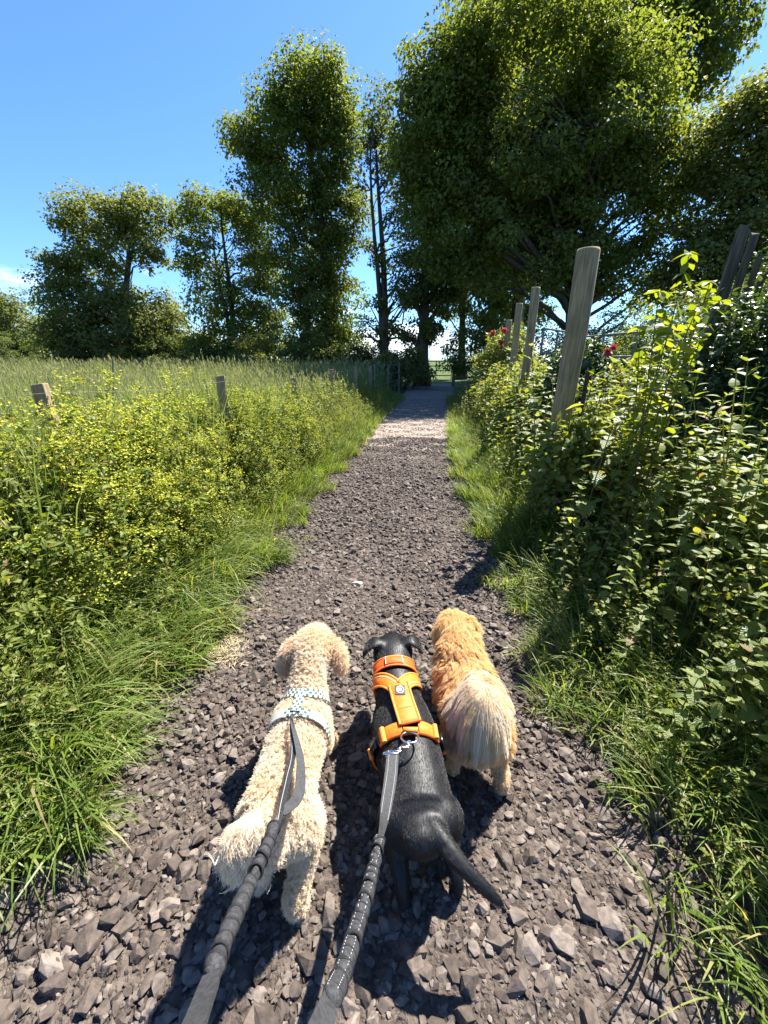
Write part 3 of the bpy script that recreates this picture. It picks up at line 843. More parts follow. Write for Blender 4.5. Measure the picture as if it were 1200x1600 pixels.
# --- leaf shapes
def leaf_shape(nseg, wmax, serr=0.0, fold=0.18, droop=0.25, peak=0.35):
    """flat-ish leaf along +y with a midrib fold; serrated when serr > 0"""
    t = np.linspace(0, 1, nseg + 1)
    w = wmax * np.where(t < peak, np.sin(t / peak * math.pi / 2) ** 0.8, np.cos((t - peak) / (1 - peak) * math.pi / 2) ** 0.9)
    w[0] = w[-1] = 0
    z = -droop * t ** 2
    mid = np.stack([0 * t, t, z], -1)
    tt = np.clip(t - serr * (np.arange(nseg + 1) % 2) * 0.5, 0, 1)
    wz = w * (1 + serr * np.where(np.arange(nseg + 1) % 2, 1, -1)); wz[0] = wz[-1] = 0
    Lf = np.stack([-wz, tt, z + fold * wz], -1); Rt = np.stack([wz, tt, z + fold * wz], -1)
    V = np.concatenate([mid, Lf[1:-1], Rt[1:-1]]); k = nseg - 1
    F3, F4 = [], []
    l0, r0 = nseg + 1, nseg + 1 + k
    F3 += [(0, 1, l0), (0, r0, 1), (nseg - 1, nseg, l0 + k - 1), (nseg - 1, r0 + k - 1, nseg)]
    for i in range(k - 1):
        F4 += [(i + 1, i + 2, l0 + i + 1, l0 + i), (i + 1, r0 + i, r0 + i + 1, i + 2)]
    return V, [np.array(F3), np.array(F4)]


NETTLE = leaf_shape(9, 0.30, 0.10, 0.22, 0.28, 0.30)
NETTLE_LO = leaf_shape(4, 0.30, 0.0, 0.2, 0.28, 0.35)
LANCE = leaf_shape(3, 0.20, 0.0, 0.2, 0.25, 0.4)
OVAL = leaf_shape(4, 0.34, 0.0, 0.15, 0.22, 0.42)


def nettle_layout(h, r):
    """stem points and leaf frames (pos, rot, size) of one nettle"""
    bend = r.uniform(0, 6.28); lean = r.uniform(0.02, 0.22)
    t = np.linspace(0, 1, 8)
    st_ = np.stack([np.cos(bend) * lean * h * t ** 1.6, np.sin(bend) * lean * h * t ** 1.6, h * t], -1)
    pos, rt, sz = [], [], []
    n = int(h / 0.068) + 1; az = r.uniform(0, 6.28)
    for i in range(n):
        f = 0.10 + 0.90 * (i / (n - 1)) if n > 1 else 1
        p = np.array([np.interp(f, t, st_[:, c]) for c in range(3)])
        size = (0.088 if f < 0.7 else 0.088 * (1.3 - f) / 0.6) * r.uniform(0.65, 1.25) * min(1, 0.7 + h * 0.4)
        az += math.pi / 2 + r.normal(0, 0.15)
        for s_ in (0, math.pi):
            a = az + s_ + r.normal(0, 0.2)
            pitch = r.normal(0.02, 0.24) if f < 0.9 else r.uniform(0.4, 0.9)
            out = np.array([math.cos(a), math.sin(a), 0])
            pet = 0.022 * (1.2 - f)
            # leaf +y points outward, pitched
            Mx = rotz(a - math.pi / 2)[0] @ rotx(pitch)[0]
            pos.append(p + out * pet); rt.append(Mx); sz.append(size)
    return st_, np.array(pos), np.array(rt), np.array(sz)


GN = 'nettles crowding the right-hand side of the path'
LN_NEAR = 'stinging nettle with serrated opposite leaves'
net_leaf_me = npmesh('leaf', *NETTLE); net_leaf_me.materials.append(ML_NETTLE_NEAR)
r2 = np.random.default_rng(5)
NV = []
for i in range(5):                                    # near variants: stem mesh and leaf frames
    h = [0.62, 0.78, 0.9, 1.0, 0.7][i]
    st_, p_, m_, s_ = nettle_layout(h, r2)
    sm = npmesh('stem', *tube(st_, 0.0042 * (1 - 0.6 * np.linspace(0, 1, len(st_))), 6)); sm.materials.append(ML_STEM)
    NV.append((sm, p_, m_, s_))
NF = []
for i in range(7):                                    # farther variants: one mesh
    h = r2.uniform(0.75, 1.1)
    st_, p_, m_, s_ = nettle_layout(h, r2)
    me = npmesh('nettle', *join([tube(st_, 0.0045 * (1 - 0.6 * np.linspace(0, 1, len(st_))), 5), instance(NETTLE_LO, p_, m_, s_)])); me.materials.append(ML_NETTLE)
    NF.append(me)


def near_nettle(x, y, sc, rz, vi, tilt=0.0):
    lab = LN_NEAR + (' around the foot of the thick post' if y > 2.55 else (' in the lower right corner' if y < 1.0 else (' close to the path edge beside the golden dog' if x < pr(y) + 0.5 else ' deep in the bank before the dark hedge')))
    root = empty('nettle', (x, y, 0), lab, 'nettle', GN)
    root.scale = (sc, sc, sc); root.rotation_euler = (tilt * math.sin(rz), tilt * math.cos(rz), rz)
    sm, p_, m_, s_ = NV[vi]
    o = bpy.data.objects.new('stem', sm); COL.objects.link(o); o.parent = root
    for p, m, s in zip(p_, m_, s_):
        o = bpy.data.objects.new('leaf', net_leaf_me); COL.objects.link(o); o.parent = root
        M4 = np.eye(4); M4[:3, :3] = m * s; M4[:3, 3] = p
        o.matrix_local = Matrix(M4.tolist())


spots = []
tries = 0
for (x, y) in [(1.36, 3.02), (1.50, 3.12), (1.60, 2.95), (1.43, 2.82), (1.70, 3.12), (1.82, 2.92), (1.56, 3.22), (1.30, 2.72), (1.45, 2.62), (1.60, 2.75), (1.36, 3.25)]: spots.append((x, y, 1.15))
while len(spots) < 88 and tries < 4000:
    tries += 1
    y = r2.uniform(0.35, 2.9); d = r2.uniform(0.14, 1.5)
    if y < 0.9 and d < 0.30: continue
    x = pr(y) + d
    if all((x - a) ** 2 + (y - b) ** 2 > 0.13 ** 2 for a, b, _ in spots): spots.append((x, y, d))
for i, (x, y, d) in enumerate(spots):
    hgt = (0.38 + 0.66 * min(1, d / 0.85)) * (1.18 if d == 1.15 else 1.0)
    near_nettle(x, y, hgt / 0.8 * r2.uniform(0.85, 1.15), r2.uniform(0, 6.28), int(r2.integers(5)), r2.normal(0.10, 0.08))
nf = 0
while nf < 250:
    y = 1.6 + 13 * r2.random() ** 1.5; d = r2.uniform(0.15, 1.6) ** 1.0
    if y < 2.9 and d < 1.0: continue
    if y > 2.9 and d < 0.33 and y < 8: continue
    x = pr(y) + d
    o = bpy.data.objects.new('nettle', NF[int(r2.integers(7))]); COL.objects.link(o)
    o.location = (x, y, 0); o.rotation_euler = (r2.normal(0, 0.1), r2.normal(0, 0.1), r2.uniform(0, 6.28))
    s = (0.45 + 0.80 * min(1, d / 0.85)) * r2.uniform(0.85, 1.15); o.scale = (s, s, s)
    tag(o, 'stinging nettle in the green mass ' + ('below the sapling and hedge' if y < 3.4 else ('between thick post and second round post' if y < 6.1 else ('between the second and last round posts' if y < 10 else 'beyond the last round post'))), 'nettle', GN); nf += 1


# --- general leafy undergrowth: sprigs of small leaves
def sprig(h, nl, leaf, size, r, spread=0.35, fl=0, up=0.5):
    """branched leafy stem; returns leaves (V,F), stems, floret positions"""
    bend = r.uniform(0, 6.28); lean = r.uniform(0.05, 0.35)
    t = np.linspace(0, 1, 6)
    st_ = np.stack([np.cos(bend) * lean * h * t ** 1.5, np.sin(bend) * lean * h * t ** 1.5, h * t], -1)
    stems = [tube(st_, 0.004 * (1 - 0.7 * t), 4, False)]
    lp, ld = [], []
    tips = [st_[-1]]
    nb_ = r.integers(4, 8)
    for b_ in range(nb_):
        f = r.uniform(0.3, 0.92); s0 = np.array([np.interp(f, t, st_[:, c]) for c in range(3)])
        a = r.uniform(0, 6.28); ln = h * spread * r.uniform(0.5, 1.1) * (1.25 - f)
        e = s0 + ln * np.array([math.cos(a) * 0.8, math.sin(a) * 0.8, up + r.uniform(0, 0.4)])
        q = np.linspace(0, 1, 4)[:, None]
        B = s0 * (1 - q) + e * q + np.array([0, 0, 0.12 * ln]) * q * (1 - q)
        stems.append(tube(B, 0.0022 * (1 - 0.6 * q[:, 0]), 3, False)); tips.append(e)
        for k_ in range(nl // nb_ // 2 + 1):
            w = r.uniform(0.2, 1.0); lp.append(s0 * (1 - w) + e * w); ld.append(r.normal(size=3) * 0.8 + np.array([math.cos(a), math.sin(a), 0.2]))
    for k_ in range(nl // 2):
        f = r.uniform(0.12, 1.0); lp.append(np.array([np.interp(f, t, st_[:, c]) for c in range(3)])); a = r.uniform(0, 6.28); ld.append(np.array([math.cos(a), math.sin(a), r.uniform(-0.2, 0.6)]))
    lp = np.array(lp); ld = norm(np.array(ld)); n = len(lp)
    # leaf y-axis along ld, normal roughly up
    upv = norm(np.array([0, 0, 1.]) + r.normal(0, 0.35, (n, 3)))
    xa = norm(np.cross(ld, upv)); za = np.cross(xa, ld)
    rotm = np.stack([xa, ld, za], -1)
    LV = instance(leaf, lp, rotm, size * r.uniform(0.55, 1.25, n))
    return LV, join(stems), np.array(tips)


FLORET = (np.array([(-.5, -.5, 0.1), (.5, -.5, 0.1), (.5, .5, 0.1), (-.5, .5, 0.1), (0, 0, -0.2)], float), [np.array([(0, 1, 4), (1, 2, 4), (2, 3, 4), (3, 0, 4)])])


def weed_variant(r):
    h = r.uniform(0.95, 1.25)
    LV, SV, tips = sprig(h, 90, LANCE, 0.055, r, 0.42)
    fp = np.concatenate([tp + r.normal(0, 1, (int(r.integers(16, 30)), 3)) * np.array([0.030, 0.030, 0.026]) for tp in tips])
    FV = instance(FLORET, fp, frames(norm(r.normal(0, 0.5, (len(fp), 3)) + np.array([0, 0, 1])), r.uniform(0, 6, len(fp))), r.uniform(0.008, 0.015, len(fp)))
    return join([LV, SV]), FV


r3 = np.random.default_rng(9)
WV = [weed_variant(r3) for _ in range(8)]
WME = []
for a_, b_ in WV:
    m1 = npmesh('foliage', *a_); m1.materials.append(ML_WEED); m2 = npmesh('flowers', *b_); m2.materials.append(ML_FLOWER); WME.append((m1, m2))
wpos = []
for _ in range(1750):
    y = 1.5 + 14 * r3.random() ** 1.25; d = r3.uniform(0.22, 1.45)
    x = pl(y) - d - 0.25 * max(0, 2.2 - y)
    k = vsoft(np.array(x), np.array(y), 1.9, 0.6)
    if y > 6 and r3.random() < 0.55: continue
    if y < 2.2 and r3.random() < 0.45: continue
    if k < 0.20: continue
    wpos.append((x, y, (0.52 + 0.48 * min(1, d / 0.75)) * r3.uniform(0.75, 1.12) * (1.0 if y < 5 else max(0.60, 1.0 - 0.15 * (y - 5)))))
wpos += [(-2.02, 2.25, 0.95), (-1.85, 2.32, 0.98), (-2.2, 2.3, 0.98), (-1.95, 2.42, 1.0), (-2.12, 2.42, 1.0), (-2.3, 2.2, 0.95), (-1.75, 2.2, 0.92)]
wpos.sort(key=lambda p: p[1])
GW = 'yellow-flowering weeds along the left fence'
for i, (x, y, s) in enumerate(wpos[:230]):
    m1, m2 = WME[i % 8]
    o = link('yellow_weed', m1, None, None, (x, y, 0)); a = r3.uniform(0, 6.28)
    o.rotation_euler = (0, 0, a); o.scale = (s, s, s)
    tag(o, 'bushy yellow-green weed ' + ('before the nearest left fence post' if y < 2.55 else ('between the first and second left fence posts' if y < 4 else 'between the second and third left fence posts' if y < 6.8 else 'past the third left fence post')), 'weed', GW)
    if vsoft(np.array(x), np.array(y), 2.3, 2.0) + r3.normal(0, 0.12) > 0.40 and y < 7: tag(link('flowers', m2, None, o), kind='stuff')
far = np.array(wpos[230:]); vi = np.arange(len(far)) % 8; rz_ = rotz(r3.uniform(0, 6.28, len(far)))
wl_, wf_ = [], []
for k_ in range(8):
    q = vi == k_; pos = np.stack([far[q, 0], far[q, 1], 0 * far[q, 0]], -1)
    wl_.append(instance(WV[k_][0], pos, rz_[q], far[q, 2])); q2 = np.nonzero(q)[0][::3]; wf_.append(instance(WV[k_][1], pos[::3], rz_[q2], far[q2, 2]))
fw = tag(mk('weed_mass', *join(wl_), ML_WEED), 'far yellow-green weeds merging along the left fence towards the gate', 'weeds', kind='stuff')
tag(mk('flowers', *join(wf_), ML_FLOWER, fw), kind='stuff')

# leafy low plants (goosegrass, dock seedlings) filling between the grasses on both sides
def filler(n, place, leaf, size, lm, name, label, r, hmin=0.3, hmax=0.6):
    protos = [sprig(r.uniform(0.8, 1.0), 46, leaf, size, r, 0.4) for _ in range(6)]
    P = np.array([place(r) for _ in range(n)])
    sc = P[:, 2]; pos = P * np.array([1, 1, 0])
    rz = rotz(r.uniform(0, 6.28, n)); vi = np.arange(n) % 6
    ps = []
    for k_ in range(6):
        q = vi == k_
        ps.append(instance(protos[k_][0], pos[q], rz[q], sc[q])); ps.append(instance(protos[k_][1], pos[q], rz[q], sc[q]))
    return tag(mk(name, *join(ps), lm), label, 'undergrowth', kind='stuff')


def left_fill(r):
    y = 0.9 + 9 * r.random() ** 1.4; d = r.uniform(0.15, 1.3)
    return (pl(y) - d, y, (0.30 + 0.75 * min(1, d / 0.8)) * r.uniform(0.7, 1.2))


def right_fill(r):
    y = 0.3 + 13 * r.random() ** 1.8; d = r.uniform(0.02, 1.3)
    return (pr(y) + d, y, (0.22 + (0.40 + 0.45 * min(1, y / 3)) * min(1, (d / 0.9) ** 1.2)) * r.uniform(0.7, 1.2))


filler(950, left_fill, LANCE, 0.052, ML_LIGHT, 'left_undergrowth', 'low leafy undergrowth between the grasses left of the path', r3)
filler(850, right_fill, OVAL, 0.046, ML_LIGHT, 'right_undergrowth', 'low leafy undergrowth among the nettles right of the path', r3)

# big coarse leaves at the left edge
dock_me = npmesh('leaf', *leaf_shape(8, 0.33, 0.06, 0.15, 0.35, 0.4)); dock_me.materials.append(ML_NETTLE)
for i, (px, py, Y, lab) in enumerate([(28, 790, 1.75, 'coarse plant with broad dark leaves at the left edge, upper of two'), (10, 960, 1.40, 'coarse plant with broad dark leaves at the left edge, lower of two')]):
    c = at(px, py, Y)
    root = empty('broad_leaved_plant', (c[0] - 0.06, c[1], 0), lab, 'plant')
    mk('stem', *tube([(c[0] - 0.06, c[1], 0), (c[0] - 0.05, c[1], c[2] * 0.6), (c[0] - 0.03, c[1], c[2])], [0.007, 0.006, 0.004], 6), ML_STEM, root)
    for k_ in range(9):
        a = r3.uniform(-1.2, 2.4) if k_ < 6 else r3.uniform(0, 6.28)
        o = link('leaf', dock_me, None, root, (0.03 + 0.04 * math.cos(a), 0.04 * math.sin(a), c[2] * (0.62 + 0.05 * k_)))
        o.rotation_euler = (r3.normal(0.0, 0.25), r3.normal(0, 0.2), a - math.pi / 2); s = r3.uniform(0.12, 0.17); o.scale = (s, s, s)

# yellow flower sprig lying over the path edge
link_y = at(455, 850, 2.94)
spr = empty('yellow_weed', (-0.86, 2.92, 0), 'small yellow-flowered sprig sprawling onto the gravel from the left verge', 'weed')
o = link('foliage', WME[2][0], None, spr, (0, 0, 0)); o.rotation_euler = (0, R(72), 0.3); o.scale = (0.26,) * 3
o = tag(link('flowers', WME[2][1], None, spr, (0, 0, 0)), kind='stuff'); o.rotation_euler = (0, R(72), 0.3); o.scale = (0.26,) * 3

# dried grass clump on the gravel
ng = 420
V, fl = blades(np.stack([-0.83 + r3.normal(0, 0.05, ng), 1.64 + r3.normal(0, 0.045, ng), 0.012 + 0 * np.zeros(ng)], -1), r3.uniform(0.04, 0.09, ng), r3.uniform(0.002, 0.004, ng), r3.uniform(0, 6.28, ng), r3.uniform(0.9, 1.4, ng), r3.uniform(0, 0.5, ng), r3, 3)
tag(mk('dead_grass', V, fl, leaf_mat('dead_grass', [(0.36, 0.28, 0.17), (0.5, 0.40, 0.26), (0.42, 0.35, 0.24)], (1, 1, 1), 0.2, 0.8, 0.1)), 'matted patch of dead straw-coloured grass on the gravel by the left verge', 'grass', kind='stuff')


# --- right-hand bank: dark hedge, sapling, roses
def strand_bush(name, label, pts, n, leaf, size, lm, seed, cat='hedge'):
    """dense mound: leaves on outward-arching sprays over the ellipsoids pts=[(c, rad, weight)]"""
    r = np.random.default_rng(seed)
    root = empty(name, np.array(pts[0][0]) * (1, 1, 0), label, cat)
    P, D, Nn = [], [], []
    for c, rad, w in pts:
        m = int(n * w); d = norm(r.normal(size=(m, 3))); d[:, 2] = np.where(d[:, 2] < -0.3, -d[:, 2], d[:, 2])
        lump = 1 + 0.10 * np.sin(d[:, 0] * 9 + d[:, 2] * 7) + 0.08 * np.sin(d[:, 1] * 13 + d[:, 2] * 11)
        p = np.array(c) + d * np.array(rad) * (r.uniform(0.62, 1.04, m) ** 0.7 * lump)[:, None]
        P.append(p); D.append(d)
    P = np.concatenate(P); D = np.concatenate(D); ok = P[:, 2] > 0.03; P, D = P[ok], D[ok]; m = len(P)
    ax = norm(D * 0.8 + np.array([0, 0, -0.35]) + r.normal(0, 0.55, (m, 3)))
    nr = norm(D + np.array([0, 0, 0.8]) + r.normal(0, 0.5, (m, 3)))
    xa = norm(np.cross(ax, nr)); za = np.cross(xa, ax)
    mk('foliage', *instance(leaf, P, np.stack([xa, ax, za], -1), size * r.uniform(0.6, 1.3, m)), lm, root)
    st = []
    for c, rad, w in pts:
        for k_ in range(10):
            e = np.array(c) + norm(r.normal(size=3)) * np.array(rad) * 0.85; e[2] = abs(e[2])
            s0 = np.array([c[0] + r.normal(0, 0.1), c[1] + r.normal(0, 0.1), 0]); t = np.linspace(0, 1, 6)[:, None]
            st.append(tube(s0 * (1 - t) + e * t + np.array([0, 0, 0.25]) * t * (1 - t), 0.012 * (1 - 0.7 * t[:, 0]), 5))
    mk('stem', *join(st), M_BARK, root)
    return root


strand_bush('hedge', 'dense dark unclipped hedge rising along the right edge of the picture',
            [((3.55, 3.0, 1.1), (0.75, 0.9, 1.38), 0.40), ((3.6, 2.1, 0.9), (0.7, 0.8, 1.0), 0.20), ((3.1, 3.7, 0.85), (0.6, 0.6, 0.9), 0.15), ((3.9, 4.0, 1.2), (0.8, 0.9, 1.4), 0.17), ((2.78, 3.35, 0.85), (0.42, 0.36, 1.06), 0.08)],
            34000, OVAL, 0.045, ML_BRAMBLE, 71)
strand_bush('bramble_bush', 'leafy bramble bank behind the nettles, right of the thick post',
            [((2.2, 3.7, 0.5), (0.45, 0.5, 0.62), 0.4), ((2.7, 4.4, 0.6), (0.6, 0.7, 0.80), 0.6)], 8000, OVAL, 0.065, ML_LIGHT, 72, 'bush')
strand_bush('bramble_bush', 'leafy mound round the second and third round posts',
            [((2.3, 6.2, 0.45), (0.65, 1.0, 0.80), 0.45), ((2.65, 8.0, 0.5), (0.8, 1.2, 0.9), 0.55)], 8500, OVAL, 0.07, ML_LIGHT, 73, 'bush')
strand_bush('bramble_bush', 'low leafy bush hiding the foot of the thick post',
            [((1.47, 3.02, 0.46), (0.28, 0.26, 0.56), 0.6), ((1.74, 3.08, 0.45), (0.26, 0.26, 0.56), 0.4)], 2600, OVAL, 0.056, ML_LIGHT, 78, 'bush')
rose = strand_bush('rose_bush', 'rose bush with pink blooms behind the last round post',
                   [((3.05, 10.4, 0.95), (0.75, 0.8, 1.15), 0.55), ((3.5, 11.4, 1.0), (0.7, 0.8, 1.25), 0.45)], 7500, OVAL, 0.085, ML_LIGHT, 74, 'rose')
M_ROSE = leaf_mat('rose_petal', [(0.26, 0.04, 0.05), (0.36, 0.08, 0.08), (0.42, 0.15, 0.14)], (1.1, 0.7, 0.7), 0.3, 0.6, 0.2)


def bloom(c, s, parent, r):
    m = 26; d = norm(r.normal(size=(m, 3)) + np.array([0, -0.5, 0.4]))
    V, fl = instance(OVAL, np.tile(np.array(c, float), (m, 1)) - d * s * 0.1, frames(norm(np.cross(d, r.normal(size=(m, 3)))), r.uniform(0, 6.28, m)), s * r.uniform(0.4, 0.75, m))
    mk('bloom', V, fl, M_ROSE, parent)


for (px, py, Y) in [(770, 521, 9.55), (788, 516, 9.6), (783, 535, 9.5)]: bloom(at(px, py, Y), 0.14, rose, r3)
rose2 = strand_bush('rose_bush', 'low rose bush with one crimson bloom right of the thick post', [((2.35, 4.9, 0.75), (0.5, 0.5, 0.85), 1.0)], 4200, OVAL, 0.065, ML_BRAMBLE, 75, 'rose')
bloom(at(951, 549, 4.45), 0.10, rose2, r3); bloom(at(958, 543, 4.5), 0.07, rose2, r3)

# backlit sapling
er = np.random.default_rng(41)
eb = at(1030, 600, 2.55)
elder = empty('elder_sapling', (eb[0], 2.55, 0), 'young sapling with glowing backlit yellow-green leaves before the dark hedge', 'sapling')
el_me = npmesh('leaf', *leaf_shape(6, 0.30, 0.05, 0.15, 0.2, 0.4)); el_me.materials.append(ML_ELDER)
for k_, (px, py, dy) in enumerate([(1078, 395, 0.0), (1030, 455, -0.15), (1110, 440, 0.1), (1000, 510, -0.2), (1090, 480, -0.1), (1125, 470, 0.0), (1045, 520, -0.2)]):
    e = at(px, py, 2.55 + dy); s0 = np.array([eb[0] + er.normal(0, 0.03), 2.55 + er.normal(0, 0.03), 0.0])
    t = np.linspace(0, 1, 8)[:, None]; m_ = np.array([s0[0] * 0.6 + e[0] * 0.4, 2.55, e[2] * 0.75])
    Q = s0 * (1 - t) ** 2 + 2 * m_ * t * (1 - t) + e * t ** 2
    mk('stem', *tube(Q, 0.005 * (1 - 0.75 * t[:, 0]) + 0.001, 5), ML_STEM, elder)
    for w in np.linspace(0.34, 1.0, 17):
        p = np.array([np.interp(w, t[:, 0], Q[:, c]) for c in range(3)])
        a0 = er.uniform(0, 6.28)
        for s_ in range(2 if w < 1 else 5):
            a = a0 + s_ * (math.pi if w < 1 else 1.26) + er.normal(0, 0.3)
            o = link('leaf', el_me, None, elder, Vector(p) - elder.location)
            o.rotation_euler = (er.normal(-0.2, 0.35), er.normal(0, 0.3), a); s = er.uniform(0.055, 0.105); o.scale = (s, s, s)
# ivy and bramble sprays hanging in from the right edge, beside the boards
strand_bush('bramble_bush', 'sunlit bramble spray hanging over the leaning boards at the right edge', [((3.15, 2.95, 2.15), (0.30, 0.4, 0.35), 1.0)], 1000, OVAL, 0.075, ML_ELDER, 77, 'bush')
# ================================================================== dogs
def loft(pts, n=18, lateral=False):
    """closed tube with elliptical rings: pts = (x, y, z, half-width, half-height)"""
    if isinstance(pts[0], str): pts, lateral = pts[1:], True
    A = np.array([p if len(p) == 5 else (*p, p[3]) for p in pts], float)
    m = max(14, 5 * len(A))
    A = spline(A, m)
    P, rx, rz = A[:, :3], np.maximum(A[:, 3], 0.004), np.maximum(A[:, 4], 0.004)
    # rounded ends
    T = norm(np.gradient(P, axis=0))
    f = np.array([0.15, 0.6, 0.85])
    e0 = np.stack([P[0] - T[0] * rz[0] * q for q in (1.0, 0.8, 0.5)]); e1 = np.stack([P[-1] + T[-1] * rz[-1] * q for q in (0.5, 0.8, 1.0)])
    P = np.concatenate([e0, P, e1]); rx = np.concatenate([rx[0] * f, rx, rx[-1] * f[::-1]]); rz = np.concatenate([rz[0] * f, rz, rz[-1] * f[::-1]])
    T = np.concatenate([np.repeat(T[:1], 3, 0), T, np.repeat(T[-1:], 3, 0)])
    X = np.empty_like(T); ref = np.array([0., 1, 0]) if lateral else np.array([1., 0, 0])
    for i in range(len(T)):
        x_ = ref - T[i] * np.dot(ref, T[i]); X[i] = x_ / max(np.linalg.norm(x_), 1e-6)
    Z = np.cross(X, T)
    a = np.linspace(0, 2 * math.pi, n, endpoint=False)
    V = P[:, None] + rx[:, None, None] * np.cos(a)[None, :, None] * X[:, None] + rz[:, None, None] * np.sin(a)[None, :, None] * Z[:, None]
    k = len(P); i = np.arange(n); j = (i + 1) % n
    F = np.concatenate([np.stack([r * n + i, r * n + j, (r + 1) * n + j, (r + 1) * n + i], -1) for r in range(k - 1)])
    V = np.concatenate([V.reshape(-1, 3), P[:1], P[-1:]])
    caps = np.concatenate([np.stack([j, i, np.full(n, k * n)], -1), np.stack([(k - 1) * n + i, (k - 1) * n + j, np.full(n, k * n + 1)], -1)])
    return V, [F, caps]


def body_mesh(name, lofts, voxel=0.0065, smooth=6):
    """one continuous skin over overlapping lofts"""
    V, fl = join([loft(l) for l in lofts])
    o = bpy.data.objects.new('tmp', npmesh('tmp', V, fl)); COL.objects.link(o)
    m = o.modifiers.new('r', 'REMESH'); m.mode = 'VOXEL'; m.voxel_size = voxel
    m = o.modifiers.new('s', 'SMOOTH'); m.factor = 0.5; m.iterations = smooth
    dg = bpy.context.evaluated_depsgraph_get(); dg.update()
    me = bpy.data.meshes.new_from_object(o.evaluated_get(dg))
    me.name = name
    bpy.data.objects.remove(o)
    me.materials.clear()
    return me


def mesh_arrays(me):
    me.calc_loop_triangles()
    V = np.empty(len(me.vertices) * 3, np.float32); me.vertices.foreach_get('co', V); V = V.reshape(-1, 3).astype(float)
    T = np.empty(len(me.loop_triangles) * 3, np.int32); me.loop_triangles.foreach_get('vertices', T); T = T.reshape(-1, 3)
    N = np.empty(len(me.vertices) * 3, np.float32); me.vertices.foreach_get('normal', N); N = N.reshape(-1, 3).astype(float)
    return V, T, N


def sample(me, n, r):
    V, T, N = mesh_arrays(me)
    A = np.linalg.norm(np.cross(V[T[:, 1]] - V[T[:, 0]], V[T[:, 2]] - V[T[:, 0]]), axis=1)
    c = np.cumsum(A); ti = np.searchsorted(c, r.random(n) * c[-1])
    u, v = r.random(n), r.random(n); f = u + v > 1; u[f], v[f] = 1 - u[f], 1 - v[f]
    w = np.stack([1 - u - v, u, v], -1)
    return (V[T[ti]] * w[..., None]).sum(1), norm((N[T[ti]] * w[..., None]).sum(1))


def bvh_of(me):
    V, T, N = mesh_arrays(me)
    return BVHTree.FromPolygons([tuple(v) for v in V], [tuple(t) for t in T])


def fur(name, parent, P, rad, cols, m):
    """hair strands P (n, k, 3) in world space with per-point radius and per-point colour"""
    n, k, _ = P.shape
    cu = bpy.data.hair_curves.new(name)
    cu.add_curves([k] * n)
    P = P - np.array(worldloc(parent))
    cu.attributes['position'].data.foreach_set('vector', np.ascontiguousarray(P, np.float32).ravel())
    a = cu.attributes.get('radius') or cu.attributes.new('radius', 'FLOAT', 'POINT')
    a.data.foreach_set('value', np.ascontiguousarray(rad, np.float32).ravel())
    t = cu.attributes.new('tint', 'FLOAT_COLOR', 'POINT')
    C4 = np.concatenate([cols, np.ones((n, k, 1))], -1)
    t.data.foreach_set('color', np.ascontiguousarray(C4, np.float32).ravel())
    cu.materials.append(m)
    o = bpy.data.objects.new(name, cu); COL.objects.link(o); o.parent = parent
    return o


def fur_mat(name, trans=0.35, rough=0.55, spec=0.25):
    m, N, L, b = mat(name, rough, spec)
    a = nnode(N, L, 'ShaderNodeAttribute', attribute_name='tint')
    L.new(a.outputs['Color'], b.inputs['Base Color'])
    tr = N.new('ShaderNodeBsdfTranslucent'); L.new(a.outputs['Color'], tr.inputs['Color'])
    mx = nnode(N, L, 'ShaderNodeMixShader', Fac=trans)
    L.new(b.outputs[0], mx.inputs[1]); L.new(tr.outputs[0], mx.inputs[2]); L.new(mx.outputs[0], N['Material Output'].inputs['Surface'])
    return m


def clump_ids(roots, ncl, r):
    ci = r.choice(len(roots), ncl, replace=False)
    kd = KDTree(ncl)
    for q, i in enumerate(ci): kd.insert(roots[i], q)
    kd.balance()
    return np.array([kd.find(p)[1] for p in roots]), ci


def comb(n, d):
    """surface tangent along direction d"""
    d = np.broadcast_to(d, n.shape)
    return norm(d - n * (d * n).sum(-1, keepdims=True))


def strap_on(bv, ctrl, width, lift, thick=0.003, n=40):
    """flat strap laid over a body along control points; returns (V,F) and its centre line"""
    P = spline(ctrl, n)
    Q, Nn = [], []
    for p in P:
        l, nn, _, _ = bv.find_nearest(Vector(p)); Q.append(l[:]); Nn.append(nn[:])
    Q, Nn = np.array(Q), norm(np.array(Nn))
    for _ in range(4):
        Nn[1:-1] = norm(Nn[:-2] + Nn[1:-1] * 2 + Nn[2:]); Q[1:-1] = (Q[:-2] + 2 * Q[1:-1] + Q[2:]) / 4
    Q = Q + Nn * lift
    T = norm(np.gradient(Q, axis=0)); X = norm(np.cross(T, Nn))
    w = np.broadcast_to(np.asarray(width, float), (n,))[:, None] / 2
    h = thick / 2
    prof = [(-1, -1), (-1, 0.4), (-0.9, 1), (0.9, 1), (1, 0.4), (1, -1)]
    V = np.stack([Q + X * w * a + Nn * h * b for a, b in prof], 1)
    k = len(prof); i = np.arange(k); j = (i + 1) % k
    F = np.concatenate([np.stack([q * k + i, (q + 1) * k + i, (q + 1) * k + j, q * k + j], -1) for q in range(n - 1)])
    F2 = np.array([(0, 1, 2, 3), (0, 3, 4, 5)]); e = (n - 1) * k
    caps = np.concatenate([F2, F2[:, ::-1] + e])
    return (V.reshape(-1, 3), [F, caps]), Q, Nn


